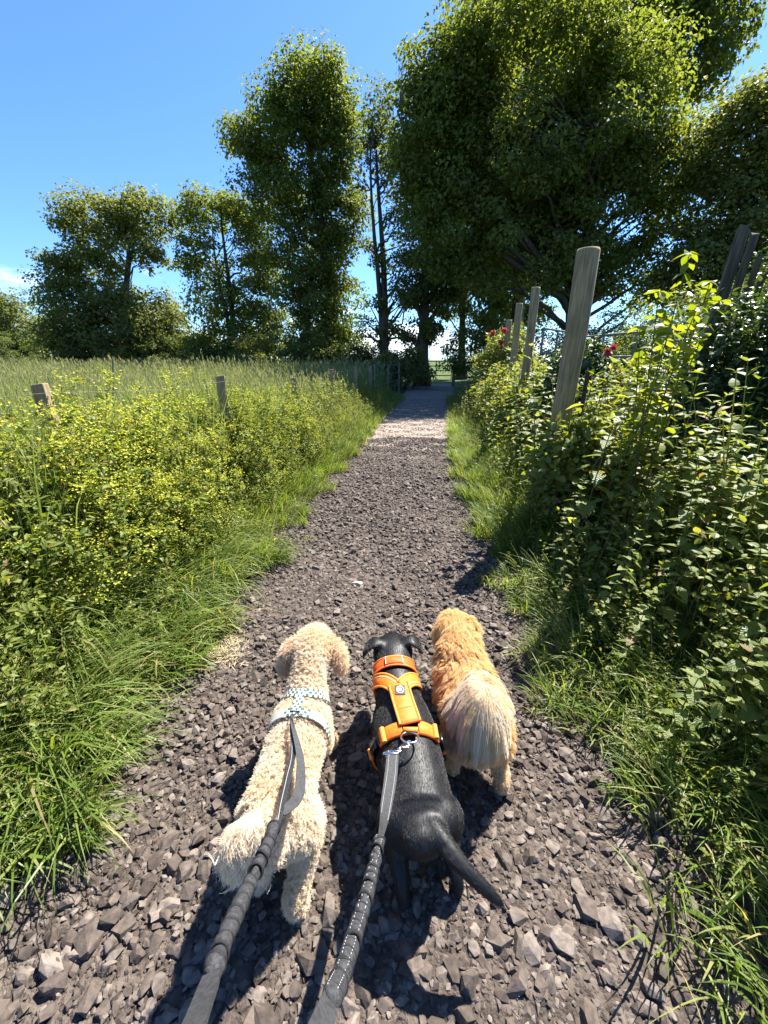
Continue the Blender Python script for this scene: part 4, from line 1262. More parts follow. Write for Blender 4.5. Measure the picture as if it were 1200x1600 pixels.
def ring_path(bv, c, axis, a0, a1, n=48, up=(0, 0, 1.0)):
    """points where rays from c, perpendicular to axis, leave the body; angle from up, positive to the right"""
    axis = norm(np.array(axis, float)); up = np.array(up) - axis * np.dot(up, axis); up = norm(up); rt = np.cross(axis, up)
    out = []
    for a in np.linspace(a0, a1, n):
        d = math.cos(a) * up + math.sin(a) * rt
        hit = bv.ray_cast(Vector(np.array(c) + d * 0.3), Vector(-d), 0.3)
        out.append(np.array(hit[0]) if hit[0] is not None else np.array(c) + d * 0.08)
    return np.array(out)


def dist_to(P, lines):
    d = np.full(len(P), 9.0)
    for ln, hw in lines:
        for q in ln[::2]:
            d = np.minimum(d, np.linalg.norm(P - q, axis=1) - hw)
    return d


# ------------------------------------------------------------------ cream curly dog
C0 = np.array([-0.28, 0.85, 0.0])
cdog = empty('dog', C0, 'curly cream dog in a checked harness, left of the three, walking away', 'dog')
cme = body_mesh('body', [
    [(-.292, .605, .315, .045, .05), (-.292, .635, .305, .076, .082), (-.290, .70, .305, .084, .088), (-.284, .80, .31, .078, .082), (-.278, .90, .31, .085, .095), (-.275, .98, .315, .082, .098), (-.27, 1.03, .335, .062, .075)],
    [(-.272, .99, .35, .06, .06), (-.272, 1.05, .385, .05, .053), (-.268, 1.11, .42, .052, .054)],
    [(-.268, 1.12, .43, .054, .052), (-.268, 1.17, .44, .066, .056), (-.270, 1.22, .43, .060, .052), (-.272, 1.27, .405, .038, .036), (-.274, 1.32, .39, .030, .028)],
    [(-.318, 1.175, .455, .014, .022), (-.352, 1.17, .435, .016, .032), (-.372, 1.16, .39, .018, .034), (-.378, 1.15, .355, .012, .024)],
    [(-.218, 1.18, .455, .014, .022), (-.186, 1.175, .435, .016, .032), (-.170, 1.165, .39, .018, .034), (-.166, 1.155, .36, .012, .024)],
    [(-.240, .67, .28, .055, .07), (-.228, .70, .20, .045, .058), (-.232, .645, .12, .028, .034), (-.244, .605, .085, .024, .026), (-.247, .605, .035, .026, .028), (-.249, .625, .022, .030, .022)],
    [(-.340, .68, .28, .055, .07), (-.352, .72, .20, .045, .058), (-.358, .68, .12, .028, .034), (-.364, .655, .085, .024, .026), (-.367, .66, .035, .026, .028), (-.367, .685, .022, .030, .022)],
    [(-.232, .97, .27, .045, .05), (-.228, .97, .19, .034, .04), (-.224, 1.05, .11, .024, .026), (-.218, 1.085, .04, .024, .024), (-.217, 1.105, .022, .028, .022)],
    [(-.322, .97, .27, .045, .05), (-.328, .96, .19, .034, .04), (-.330, .93, .11, .024, .026), (-.332, .90, .04, .024, .024), (-.332, .92, .022, .028, .022)],
    [(-.292, .63, .375, .022, .022), (-.318, .595, .395, .024, .024), (-.350, .58, .37, .026, .026), (-.368, .585, .30, .022, .022), (-.366, .60, .235, .012, .012)],
])
M_CSKIN = plain('cream_undercoat', (0.50, 0.38, 0.23), 0.9, 0.1, 0, (0.58, 0.45, 0.29), 60, 0.6, 120, 0.004)
cbody = link('body', cme, M_CSKIN, cdog, None, True)
cme.transform(Matrix.Translation(-Vector(C0)))
cw = cme.copy(); cw.transform(Matrix.Translation(Vector(C0)))
cbv = bvh_of(cw)
# harness centre lines (neck loop, spine strap, girth)
ax_n = (0.0, 0.8, 0.45); ax_g = (0, 1, 0.02)
c_neck = ring_path(cbv, (-.272, 1.015, .345), ax_n, -2.3, 2.3, 52)
c_girth = ring_path(cbv, (-.280, .905, .31), ax_g, -2.6, 2.6, 60)
c_spine = np.array([ring_path(cbv, (-.272, 1.015, .345), ax_n, 0, 0.01, 2)[0], (-.274, .97, .45), (-.277, .93, .45), ring_path(cbv, (-.280, .905, .31), ax_g, 0, 0.01, 2)[0]])
LIFT = 0.0155
s_neck, q_neck, _ = strap_on(cbv, c_neck, 0.026, LIFT, 0.003, 70)
s_girth, q_girth, n_girth = strap_on(cbv, c_girth, 0.029, LIFT, 0.003, 70)
s_spine, q_spine, n_spine = strap_on(cbv, c_spine, 0.031, LIFT + 0.003, 0.004, 24)

r4 = np.random.default_rng(17)
NC = 95000
root, nm = sample(cw, NC, r4)
cid, ci = clump_ids(root, 22000, r4)
istail = (root[:, 0] < -.30) & (root[:, 1] < .665) & (root[:, 2] > .22) & ((root[:, 2] > .385) | (root[:, 0] < -.345) | (root[:, 1] < 0.60))
isear = ((root[:, 0] < -.325) | (root[:, 0] > -.214)) & (root[:, 1] > 1.12)
ishead = root[:, 1] > 1.12
islow = root[:, 2] < 0.16
L = np.where(istail, 0.046, np.where(isear, 0.024, np.where(islow, 0.0155, 0.0185))) * r4.uniform(0.75, 1.2, NC)
ds = dist_to(root, [(q_neck - 0, 0.019), (q_girth, 0.020), (q_spine, 0.021)])
L = np.where(ds < 0.0, L * 0.3, np.where(ds < 0.012, L * 0.75, L))
K = 8; t = np.linspace(0, 1, K)
back = comb(nm, np.array([0.05, -1.0, -0.5]))
cph = r4.uniform(0, 6.28, len(ci))[cid] + r4.normal(0, 0.7, NC); chand = r4.choice([-1, 1], len(ci))[cid]
cdir = norm(r4.normal(size=(len(ci), 3)))[cid]
gdir = norm(nm * np.where(istail, 0.40, 0.70)[:, None] + back * np.where(istail, 0.5, 0.60)[:, None] + comb(nm, cdir) * np.where(istail, 0.35, 0.55)[:, None] + np.where(istail[:, None], np.array([-0.12, -0.05, -0.75]), 0))
e1 = norm(np.cross(gdir, cdir)); e2 = np.cross(gdir, e1)
rc = np.where(istail, 0.0058, 0.0024)
turns = np.where(istail, 1.1, 1.3)
P = root[:, None] + gdir[:, None] * (L[:, None] * t[None])[..., None]
an = cph[:, None] + chand[:, None] * turns[:, None] * 6.28 * t[None]
an0 = cph[:, None]
P = P + (rc[:, None] * np.minimum(1, t * 2.2)[None])[..., None] * ((np.cos(an) - 0.0)[..., None] * e1[:, None] + np.sin(an)[..., None] * e2[:, None])
ctr = root[ci][cid]                                    # gather strands of a curl together
P = P + ((ctr - root)[:, None] * (np.where(istail, 0.40, 0.14)[:, None] * t[None] ** 1.2)[..., None])
base_c = np.array([0.80, 0.66, 0.46]) ; pale = np.array([0.89, 0.81, 0.66]); apri = np.array([0.74, 0.47, 0.26])
mixv = np.clip(0.5 + 0.5 * np.sin(root[:, 0] * 23 + root[:, 1] * 17) * np.sin(root[:, 1] * 31 + root[:, 2] * 11 + 1) + r4.normal(0, 0.28, NC), 0, 1)
col = base_c + (pale - base_c) * mixv[:, None]
ap = np.clip((np.where(isear, 0.22, 0) + np.where(ishead, 0.12, 0) + np.where(istail, 0.12, 0) + r4.random(NC) * 0.22), 0, 1)[:, None]
col = col * (1 - ap) + apri * ap
col = np.where((istail & (r4.random(NC) < 0.45))[:, None], pale, col)
cols = col[:, None] * (0.80 + 0.25 * t)[None, :, None]
M_FUR = fur_mat('curly_fur', 0.40, 0.6, 0.2)
fur('fur', cdog, P, (0.00048 * (1 - 0.5 * t))[None].repeat(NC, 0), cols, M_FUR)

# loose curls standing off tail and rump
NT = 10
rt = root[istail][r4.integers(istail.sum(), size=NT)]
K2 = 16; t2 = np.linspace(0, 1, K2)
dirn = norm(rt - np.array([-.30, .66, .33]) + r4.normal(0, 0.05, (NT, 3)))
sidev = norm(np.cross(dirn, r4.normal(size=(NT, 3)))); s2 = np.cross(dirn, sidev)
Lc = r4.uniform(0.05, 0.085, NT)
ang = r4.uniform(0, 6.28, NT)[:, None] + 6.28 * r4.uniform(0.7, 1.3, NT)[:, None] * t2[None]
Pc = rt[:, None] + dirn[:, None] * (Lc[:, None] * t2)[..., None] + (0.020 * t2 ** 0.7)[None, :, None] * (np.cos(ang)[..., None] * sidev[:, None] + np.sin(ang)[..., None] * s2[:, None]) + np.array([0, 0, -0.03]) * (t2 ** 2)[None, :, None]
Pc = np.concatenate([Pc + r4.normal(0, 0.0022, (NT, 1, 3)) * t2[None, :, None] for _ in range(3)])
fur('loose_curls', cdog, Pc, np.full((len(Pc), K2), 0.00035), np.broadcast_to(pale, (len(Pc), K2, 3)), M_FUR)

# checked harness
def check_mat():
    m, N, L, b = mat('checked_webbing', 0.8, 0.2)
    t_ = N.new('ShaderNodeUVMap')
    c = nnode(N, L, 'ShaderNodeTexChecker', Scale=1.0); c.inputs['Color1'].default_value = (0.045, 0.095, 0.080, 1); c.inputs['Color2'].default_value = (0.50, 0.50, 0.42, 1)
    L.new(t_.outputs[0], c.inputs['Vector']); L.new(c.outputs['Color'], b.inputs['Base Color'])
    return m


def uv_strap(o, n, k, length, across, cell):
    """u along the strap, v across, in checker cells"""
    me = o.data; uv = me.uv_layers.new(name='UVMap')
    vi = np.empty(len(me.loops), np.int32); me.loops.foreach_get('vertex_index', vi)
    ri, pi_ = vi // k, vi % k
    vv = np.array([0.001, 0.0015, 0.05, 0.95, 0.9985, 0.999])[pi_] * across
    uu = ri / (n - 1) * length / cell
    uv.data.foreach_set('uv', np.stack([uu, vv], -1).astype(np.float32).ravel())


def plen(q): return float(np.linalg.norm(np.diff(q, axis=0), axis=1).sum())


M_CHECK = check_mat(); M_WHITEWEB = plain('white_webbing', (0.44, 0.43, 0.37), 0.8, 0.2, 0, (0.36, 0.35, 0.30), 200)
ch = empty('dog_harness', (-.28, .95, .33), 'green and white checked harness strapped on the cream dog', 'harness')
o = mk('neck_strap', *s_neck, M_CHECK, ch); uv_strap(o, 70, 6, plen(q_neck), 3, 0.0087)
o = mk('spine_strap', *s_spine, M_CHECK, ch); uv_strap(o, 24, 6, plen(q_spine), 4, 0.0078)
o = mk('girth_strap', *s_girth, M_CHECK, ch); uv_strap(o, 70, 6, plen(q_girth), 3, 0.0097)
mid = len(q_girth) // 2
for sgn in (-1, 1):
    ii = mid + sgn * np.arange(5, 14)
    s_, _, _ = strap_on(cbv, q_girth[ii], 0.0300, LIFT + 0.003, 0.003, 14)
    mk('reflective_band', *s_, M_WHITEWEB, ch)
M_CHROME = plain('steel_ring', (0.62, 0.62, 0.62), 0.22, 0.5, 1.0)


def torus(c, Rr, rr, normal, n=28, m=10, upv=(0, 0, 1)):
    nrm = norm(np.array(normal, float)); u = norm(np.cross(nrm, np.array(upv) + 1e-3)); v = np.cross(nrm, u)
    a = np.linspace(0, 2 * math.pi, n, endpoint=False); b = np.linspace(0, 2 * math.pi, m, endpoint=False)
    rad = np.cos(a)[:, None] * u + np.sin(a)[:, None] * v
    V = np.array(c) + rad[:, None] * (Rr + rr * np.cos(b))[None, :, None] + nrm * (rr * np.sin(b))[None, :, None]
    i, j = np.meshgrid(np.arange(n), np.arange(m), indexing='ij'); i2, j2 = (i + 1) % n, (j + 1) % m
    F = np.stack([i * m + j, i2 * m + j, i2 * m + j2, i * m + j2], -1).reshape(-1, 4)
    return V.reshape(-1, 3), [F]


c_ring = q_girth[mid] + np.array([0, -0.018, 0.008])
mk('lead_ring', *torus(c_ring, 0.013, 0.0022, (0, 0.6, 1)), M_CHROME, ch, True)

# ------------------------------------------------------------------ black short-haired dog
B0 = np.array([0.08, 0.85, 0.0])
bdog = empty('dog', B0, 'black smooth-coated dog in an orange harness, middle of the three', 'dog')
bme = body_mesh('body', [
    [(.104, .640, .262, .062, .050), (.102, .665, .250, .094, .078), (.100, .70, .24, .108, .095), (.096, .77, .245, .103, .088), (.084, .86, .25, .106, .098), (.070, .94, .255, .112, .108), (.057, 1.03, .27, .098, .10), (.048, 1.07, .29, .078, .085)],
    [(.052, 1.05, .31, .084, .074), (.044, 1.12, .328, .076, .064), (.038, 1.19, .34, .070, .056)],
    [(.037, 1.19, .345, .070, .054), (.036, 1.245, .348, .080, .056), (.036, 1.295, .34, .072, .052), (.037, 1.33, .32, .044, .04), (.038, 1.38, .308, .034, .032)],
    ['side', (.000, 1.245, .392, .022, .012), (-.036, 1.245, .402, .034, .010), (-.064, 1.238, .384, .034, .009), (-.082, 1.225, .352, .018, .007)],
    ['side', (.074, 1.25, .392, .022, .012), (.110, 1.255, .402, .034, .010), (.138, 1.25, .384, .034, .009), (.154, 1.238, .354, .018, .007)],
    [(.046, .700, .240, .070, .070), (.036, .715, .16, .044, .052), (.046, .640, .105, .025, .028), (.052, .607, .078, .018, .020), (.053, .612, .028, .017, .019), (.053, .640, .016, .023, .015)],
    [(.158, .700, .240, .070, .070), (.182, .73, .16, .044, .052), (.198, .665, .105, .025, .028), (.208, .636, .078, .018, .020), (.212, .640, .028, .017, .019), (.213, .668, .016, .023, .015)],
    [(.005, .99, .20, .05, .055), (-.005, .97, .14, .034, .038), (-.004, 1.0, .075, .020, .021), (.0, 1.02, .025, .019, .02), (.0, 1.045, .015, .024, .015)],
    [(.125, .99, .20, .05, .055), (.135, .95, .14, .034, .038), (.138, .93, .075, .020, .021), (.138, .91, .025, .019, .02), (.138, .935, .015, .024, .015)],
    [(.116, .69, .268, .030, .028), (.132, .650, .285, .030, .028), (.156, .616, .284, .026, .025), (.195, .578, .268, .021, .021), (.242, .55, .240, .018, .018), (.278, .535, .212, .013, .013), (.297, .53, .195, .005, .005)],
], 0.006, 16)


def black_mat():
    m, N, L, b = mat('black_coat', 0.50, 0.32)
    b.inputs['Base Color'].default_value = (0.005, 0.005, 0.006, 1)
    t_ = N.new('ShaderNodeTexCoord'); mp = N.new('ShaderNodeMapping'); mp.inputs['Scale'].default_value = (260, 60, 160)
    L.new(t_.outputs['Object'], mp.inputs[0]); n_ = nnode(N, L, 'ShaderNodeTexNoise', Scale=1.0, Detail=3); L.new(mp.outputs[0], n_.inputs['Vector'])
    bump(N, L, b, n_.outputs['Fac'], 0.4, 0.0015)
    return m


bw = bme.copy(); bbv = bvh_of(bw)
bme.transform(Matrix.Translation(-Vector(B0)))
bbody = link('body', bme, black_mat(), bdog, None, True)
for sx_ in (-1, 1):
    ce = np.array([.037 + sx_ * .046, 1.315, .352])
    V, fl = loft([(ce[0], ce[1] - .008, ce[2], .004, .004), (ce[0], ce[1], ce[2], .011, .011), (ce[0], ce[1] + .008, ce[2], .004, .004)], 12)
    mk('eye', V, fl, plain('dark_eye', (0.02, 0.01, 0.005), 0.1, 0.6), bdog, True)
NB = 110000
root, nm = sample(bw, NB, r4)
back = comb(nm, np.array([0.0, -1.0, -0.45]))
tailp = (root[:, 0] > .14) & (root[:, 1] < .64) & (root[:, 2] > .18)
back = np.where(tailp[:, None], comb(nm, np.array([0.75, -0.5, -0.4])), back)
K = 4; t = np.linspace(0, 1, K)
L = r4.uniform(0.006, 0.010, NB)
g = norm(back + nm * 0.36 + r4.normal(0, 0.15, (NB, 3)))
P = root[:, None] - nm[:, None] * 0.001 + g[:, None] * (L[:, None] * t)[..., None] - nm[:, None] * (0.0012 * t ** 2)[None, :, None]
grey = np.clip(np.exp(r4.normal(-5.5, 0.9, NB)), 0.0015, 0.05)
cols = (grey[:, None, None] * np.array([1.0, 0.98, 1.02])) * np.ones((1, K, 1))
M_BFUR = fur_mat('black_hair', 0.0, 0.38, 0.38)
fur('fur', bdog, P, (0.00034 * (1 - 0.6 * t))[None].repeat(NB, 0), cols, M_BFUR)

# orange harness
M_ORANGE = plain('orange_nylon', (0.74, 0.175, 0.012), 0.6, 0.3, 0, (0.62, 0.13, 0.010), 90, 0.35, 900, 0.0008)
M_ORANGE2 = plain('orange_binding', (0.78, 0.25, 0.04), 0.6, 0.3, 0, (0.68, 0.20, 0.03), 120, 0.3, 900, 0.0006)
M_COLLAR = plain('orange_collar_web', (0.66, 0.095, 0.008), 0.6, 0.3, 0, (0.54, 0.07, 0.008), 90, 0.35, 900, 0.0008)
M_BLACKWEB = plain('black_webbing', (0.015, 0.015, 0.017), 0.6, 0.4, 0, (0.03, 0.03, 0.032), 300, 0.4, 900, 0.0008)
M_PLASTIC = plain('black_plastic', (0.012, 0.012, 0.013), 0.25, 0.5)
M_REFLECT = plain('grey_piping', (0.6, 0.58, 0.52), 0.5, 0.4)
bh = empty('dog_harness', (.06, .97, .25), 'orange padded harness with black buckles on the black dog', 'harness')
bc = empty('dog_collar', (.042, 1.10, .33), 'wide orange collar on the neck of the black dog', 'collar')


def edge_line(q, nn, off, lift=0.003):
    T = norm(np.gradient(q, axis=0)); X = norm(np.cross(T, nn))
    return q + X * off + nn * lift


cl = ring_path(bbv, (.040, 1.155, .325), (-.06, 0.9, 0.16), -2.7, 2.7, 60)
s_, q_, n_ = strap_on(bbv, cl, 0.044, 0.008, 0.006, 70)
o = mk('band', *s_, M_COLLAR, bc, True)
for off in (-0.0215, 0.0215): mk('binding', *tube(edge_line(q_, n_, off), 0.0030, 6), M_ORANGE2, o)
m2 = len(q_) // 2
s2_, q2_, n2_ = strap_on(bbv, q_[m2 - 6:m2 + 5], 0.036, 0.014, 0.007, 16)
o2 = mk('buckle_sleeve', *s2_, M_COLLAR, bc, True)
for ii in (0, -1): mk('grey_stitch', *tube(np.stack([edge_line(q2_, n2_, w_, 0.0045)[ii] for w_ in (-0.018, 0, 0.018)]), 0.0014, 5), M_REFLECT, o2)

# yoke: two arms meeting in a back plate
girth = ring_path(bbv, (.079, .895, .25), (-.1, 1, 0.0), -2.75, 2.75, 70)
gm = len(girth) // 2
front = ring_path(bbv, (.05, 1.055, .285), (-.12, 0.9, 0.35), -1.75, 1.75, 41)
fm = len(front) // 2
plate_f = np.array([.050, 1.040, .40]); plate_b = girth[gm] + np.array([0, 0.012, 0])
s_, q_, n_ = strap_on(bbv, [plate_f, plate_f * 0.5 + plate_b * 0.5, plate_b], [0.070, 0.074, 0.074, 0.072, 0.069, 0.067, 0.066, 0.066, 0.067, 0.069, 0.071, 0.074], 0.008, 0.010, 12)
pl_o = mk('back_plate', *s_, M_ORANGE, bh, True)
for off in (-0.0335, 0.0335): mk('binding', *tube(edge_line(q_, n_, off, 0.004), 0.0042, 8), M_ORANGE2, pl_o)
mk('stitch', *tube(np.stack([edge_line(q_, n_, w_, 0.0052)[7] for w_ in (-0.026, 0, 0.026)]), 0.0010, 5), plain('stitch', (0.35, 0.09, 0.01)), pl_o)
mk('seam', *tube(np.stack([edge_line(q_, n_, w_, 0.0048)[-1] for w_ in (-0.031, 0, 0.031)]), 0.0042, 6), M_COLLAR, pl_o)
badge_c, badge_n = q_[2] + n_[2] * 0.0068, n_[2]
for sgn in (-1, 1):
    arm = [plate_f + np.array([sgn * 0.014, -0.010, 0]), np.array([.047 + sgn * .045, 1.070, .375]), np.array([.045 + sgn * .080, 1.100, .335]), np.array([.044 + sgn * .10, 1.125, .29]), np.array([.044 + sgn * .10, 1.135, .24]), np.array([.044 + sgn * .07, 1.13, .19])]
    s_, q_, n_ = strap_on(bbv, arm, 0.050, 0.0075, 0.009, 30)
    o = mk('shoulder_strap', *s_, M_ORANGE, bh, True)
    for off in (-0.0235, 0.0235):
        mk('binding', *tube(edge_line(q_, n_, off, 0.003), 0.0040, 8), M_ORANGE2, o)
    mk('reflective_piping', *tube(edge_line(q_, n_, 0.012, 0.005), 0.0012, 5), M_REFLECT, o)
    # girth: orange section, black slider, orange loops, black webbing
    ii = gm + sgn * np.arange(3, 13)
    s_, q_, n_ = strap_on(bbv, girth[ii], 0.042, 0.007, 0.007, 20)
    o = mk('girth_pad', *s_, M_ORANGE, bh, True)
    mk('loop', *tube(np.stack([edge_line(q_, n_, w_, 0.006)[15] for w_ in (-0.023, 0, 0.023)]), 0.0085, 10), M_ORANGE2, o)
    ii = gm + sgn * np.arange(10, 33)
    s_, q_, n_ = strap_on(bbv, girth[ii], 0.024, 0.007, 0.004, 30)
    o = mk('girth_webbing', *s_, M_BLACKWEB, bh, True)
    s_, q3, n3 = strap_on(bbv, girth[gm + sgn * np.arange(14, 19)], 0.034, 0.012, 0.010, 10)
    mk('buckle', *s_, M_PLASTIC, bh, True)
    ii = gm + sgn * np.arange(19, 31)
    s_, q_, n_ = strap_on(bbv, girth[ii], 0.028, 0.010, 0.005, 16)
    o = mk('adjuster_strap', *s_, M_ORANGE, bh, True)
    mk('loop', *tube(np.stack([edge_line(q_, n_, w_, 0.004)[1] for w_ in (-0.017, 0, 0.017)]), 0.0065, 10), M_ORANGE2, o)
    # rear rim of the pad
    rim = girth[gm + sgn * np.arange(0, 14)] + np.array([0, -0.018, 0])
    s_, q_, n_ = strap_on(bbv, rim, 0.010, 0.005, 0.006, 18)
    mk('pad_rim', *s_, M_COLLAR, bh, True)
# badge with ring emblem
bt = norm(np.array([0.0, 1, 0]) - badge_n * badge_n[1]); bx_ = np.cross(bt, badge_n)
def badge_quad(w, h, z): return np.array([badge_c + badge_n * z + bx_ * a * w + bt * b * h for a, b in ((-1, -1), (1, -1), (1, 1), (-1, 1))])
def slab(w, h, z, th): return np.concatenate([badge_quad(w, h, z), badge_quad(w, h, z + th)]), [np.array([(4, 5, 6, 7), (3, 2, 1, 0), (0, 1, 5, 4), (1, 2, 6, 5), (2, 3, 7, 6), (3, 0, 4, 7)])]
bo = mk('badge', *slab(0.0172, 0.0165, -0.001, 0.0025), plain('badge_grey', (0.06, 0.055, 0.05), 0.6), pl_o)
M_BADGEW = plain('badge_print', (0.78, 0.76, 0.72), 0.6)
tv = torus(badge_c + badge_n * 0.0016, 0.0118, 0.0014, badge_n, 24, 6)
lett = []
for dx_, w_ in ((-0.0044, 0.0009), (0.0014, 0.0009)):     # initials inside the ring
    V, fl = slab(w_, 0.0060, 0.0016, 0.0006); lett.append((V + bx_ * dx_, fl))
    for dy_ in (-0.0028, 0.0030):
        V2, f2 = torus(badge_c + badge_n * 0.0019 + bx_ * (dx_ + 0.0018) + bt * dy_, 0.0019, 0.0007, badge_n, 12, 5); lett.append((V2, f2))
tag(mk('badge_emblem', *join([tv] + lett), M_BADGEW, pl_o), 'round white emblem on the dark badge')
# lead ring and its loop
ring_c = girth[gm] + np.array([-0.004, -0.050, 0.022])
lp = np.stack([girth[gm] + np.array([dx, -0.020, 0.016]) for dx in (-0.023, 0, 0.023)])
mk('ring_loop', *tube(lp, 0.0085, 10), M_ORANGE2, bh, True)
mk('lead_ring', *torus(ring_c, 0.0265, 0.0029, (0, 0.35, 1.0)), M_CHROME, bh, True)

# ------------------------------------------------------------------ golden long-haired dog
G0 = np.array([0.33, 1.13, 0.0])
gdog = empty('dog', G0, 'fluffy golden dog with a pale plumed tail, right of the three', 'dog')
gme = body_mesh('body', [
    [(.332, .915, .27, .055, .055), (.332, .94, .26, .095, .095), (.332, 1.0, .26, .105, .10), (.328, 1.1, .262, .105, .10), (.322, 1.2, .27, .105, .105), (.318, 1.27, .285, .095, .095)],
    [(.318, 1.24, .31, .085, .085), (.316, 1.31, .335, .078, .075), (.316, 1.36, .35, .070, .065)],
    [(.316, 1.36, .355, .066, .056), (.318, 1.41, .355, .066, .056), (.320, 1.46, .335, .048, .045), (.322, 1.51, .315, .030, .028)],
    [(.262, 1.38, .39, .014, .02), (.245, 1.375, .36, .014, .028), (.242, 1.37, .32, .010, .02)],
    [(.372, 1.385, .39, .014, .02), (.392, 1.38, .36, .014, .028), (.396, 1.375, .32, .010, .02)],
    [(.385, .97, .22, .06, .07), (.398, 1.0, .15, .044, .052), (.412, .945, .10, .026, .030), (.418, .918, .075, .021, .022), (.420, .922, .03, .021, .022), (.420, .945, .018, .026, .017)],
    [(.280, .97, .22, .06, .07), (.268, 1.03, .15, .044, .052), (.262, 1.0, .10, .026, .030), (.258, .985, .075, .021, .022), (.257, .99, .03, .021, .022), (.257, 1.012, .018, .026, .017)],
    [(.375, 1.21, .22, .048, .052), (.385, 1.19, .15, .034, .038), (.388, 1.22, .08, .022, .023), (.388, 1.24, .028, .021, .022), (.388, 1.262, .017, .026, .017)],
    [(.268, 1.21, .22, .048, .052), (.260, 1.19, .15, .034, .038), (.257, 1.15, .08, .022, .023), (.257, 1.13, .028, .021, .022), (.257, 1.155, .017, .026, .017)],
    [(.332, .935, .345, .020, .020), (.330, .93, .385, .022, .022), (.328, .965, .415, .022, .020), (.330, 1.01, .42, .018, .016), (.335, 1.04, .405, .010, .010)],
], 0.0065, 6)
M_GSKIN = plain('golden_undercoat', (0.42, 0.235, 0.085), 0.9, 0.1, 0, (0.50, 0.30, 0.12), 40, 0.5, 100, 0.004)
gw = gme.copy(); gbv = bvh_of(gw)
gme.transform(Matrix.Translation(-Vector(G0)))
link('body', gme, M_GSKIN, gdog, None, True)
NG = 52000
root, nm = sample(gw, NG, r4)
cid, ci = clump_ids(root, 3800, r4)
gold = np.array([0.84, 0.63, 0.34]); amber = np.array([0.77, 0.50, 0.22]); cream = np.array([0.90, 0.74, 0.52]); white = np.array([0.94, 0.86, 0.70])
rearleg = (root[:, 1] < 1.03) & (root[:, 2] < .27)
rump = (root[:, 1] < .985) & ~rearleg
low = root[:, 2] < .09
L = np.where(low, 0.010, np.where(root[:, 2] < 0.16, 0.020, np.where(rearleg, 0.030, 0.042))) * r4.uniform(0.7, 1.15, NG)
K = 8; t = np.linspace(0, 1, K)
wav = comb(nm, norm(r4.normal(size=(len(ci), 3)))[cid])
back = comb(nm, np.array([0.0, -0.75, -0.65]))
swirl = np.stack([np.sin(root[:, 1] * 26 + 1.0), 0.4 * np.cos(root[:, 0] * 30), 0 * root[:, 0]], -1)
gd = norm(nm * 0.55 + back * 0.75 + wav * 0.30 + comb(nm, swirl) * 0.35)
P = root[:, None] + gd[:, None] * (L[:, None] * t)[..., None] - nm[:, None] * ((L * 0.22)[:, None] * t ** 2)[..., None] + np.array([0, 0, -1.]) * ((L * 0.20)[:, None] * t ** 2)[..., None]
ph = r4.uniform(0, 6.28, len(ci))[cid] + r4.normal(0, 0.2, NG)
e1 = norm(np.cross(gd, nm))
P = P + e1[:, None] * (0.0045 * np.sin(ph[:, None] + 6.5 * t[None]) * t[None])[..., None]
P = P + ((root[ci][cid] - root)[:, None] * (0.50 * t ** 1.3)[None, :, None])
f = np.clip(r4.normal(0.5, 0.3, NG), 0, 1)[:, None]
cl_c = np.clip(r4.normal(0.5, 0.3, len(ci)), 0, 1)[cid][:, None]
col = amber + (gold - amber) * (0.5 * f + 0.5 * cl_c)
col = np.where((cl_c > 0.72), col * 0.6 + cream * 0.4, col)
inner = rearleg & (root[:, 0] < .40) | (low | (root[:, 2] < .16))
kcol = np.clip((0.30 - root[:, 2]) / 0.10, 0, 1)[:, None] * rearleg[:, None] * np.clip((.425 - root[:, 0]) / 0.05, 0, 1)[:, None]
col = col * (1 - kcol) + cream * kcol
col = np.where((root[:, 2] < .13)[:, None], cream * 0.95, col)
cols = col[:, None] * (0.78 + 0.34 * t)[None, :, None]
M_GFUR = fur_mat('golden_fur', 0.60, 0.6, 0.15)
fur('fur', gdog, P, (0.00055 * (1 - 0.6 * t))[None].repeat(NG, 0), cols, M_GFUR)

# tail plume: long pale hair parting over the rump
NP, KP = 15000, 14
ncl = 240
ca = r4.uniform(-2.9, 2.9, ncl)                                     # heading of each lock; 0 = towards the camera
ca = np.where(r4.random(ncl) < 0.75, r4.normal(-0.25, 0.75, ncl), ca)
cl_len = np.where(np.abs(ca) < 1.7, r4.uniform(0.11, 0.22, ncl), r4.uniform(0.05, 0.10, ncl))
lk = r4.integers(ncl, size=NP)
tailc = spline([(.331, .935, .39), (.329, .965, .425), (.331, 1.005, .432), (.336, 1.035, .415)], 30)
ci_t = r4.integers(30, size=ncl)
st0 = tailc[ci_t][lk] + r4.normal(0, 0.006, (NP, 3))
hd = ca[lk] + r4.normal(0, 0.10, NP)
v = np.stack([np.sin(hd), -np.cos(hd), np.full(NP, 0.55) + r4.normal(0, 0.12, NP)], -1)
Ls = cl_len[lk] * r4.uniform(0.8, 1.1, NP)
pos = st0.copy(); PT = [pos.copy()]
for k_ in range(KP - 1):
    v = norm(v + np.array([0, 0, -0.33]))
    pos = pos + v * (Ls / (KP - 1))[:, None]
    if k_ > 1:
        for q in range(NP):
            l, nn, _, dd = gbv.find_nearest(Vector(pos[q]), 0.06)
            if l is not None:
                sd = (Vector(pos[q]) - l).dot(nn)
                need = 0.022 + 0.012 * (lk[q] % 5) / 4
                if sd < need: pos[q] = pos[q] + np.array(nn[:]) * min(need - sd, 0.012)
    PT.append(pos.copy())
PT = np.stack(PT, 1)
tt = np.linspace(0, 1, KP)
mean = np.stack([np.bincount(lk, PT[:, k_, c], ncl) / np.maximum(np.bincount(lk, minlength=ncl), 1) for k_ in range(KP) for c in range(3)], -1).reshape(ncl, KP, 3)
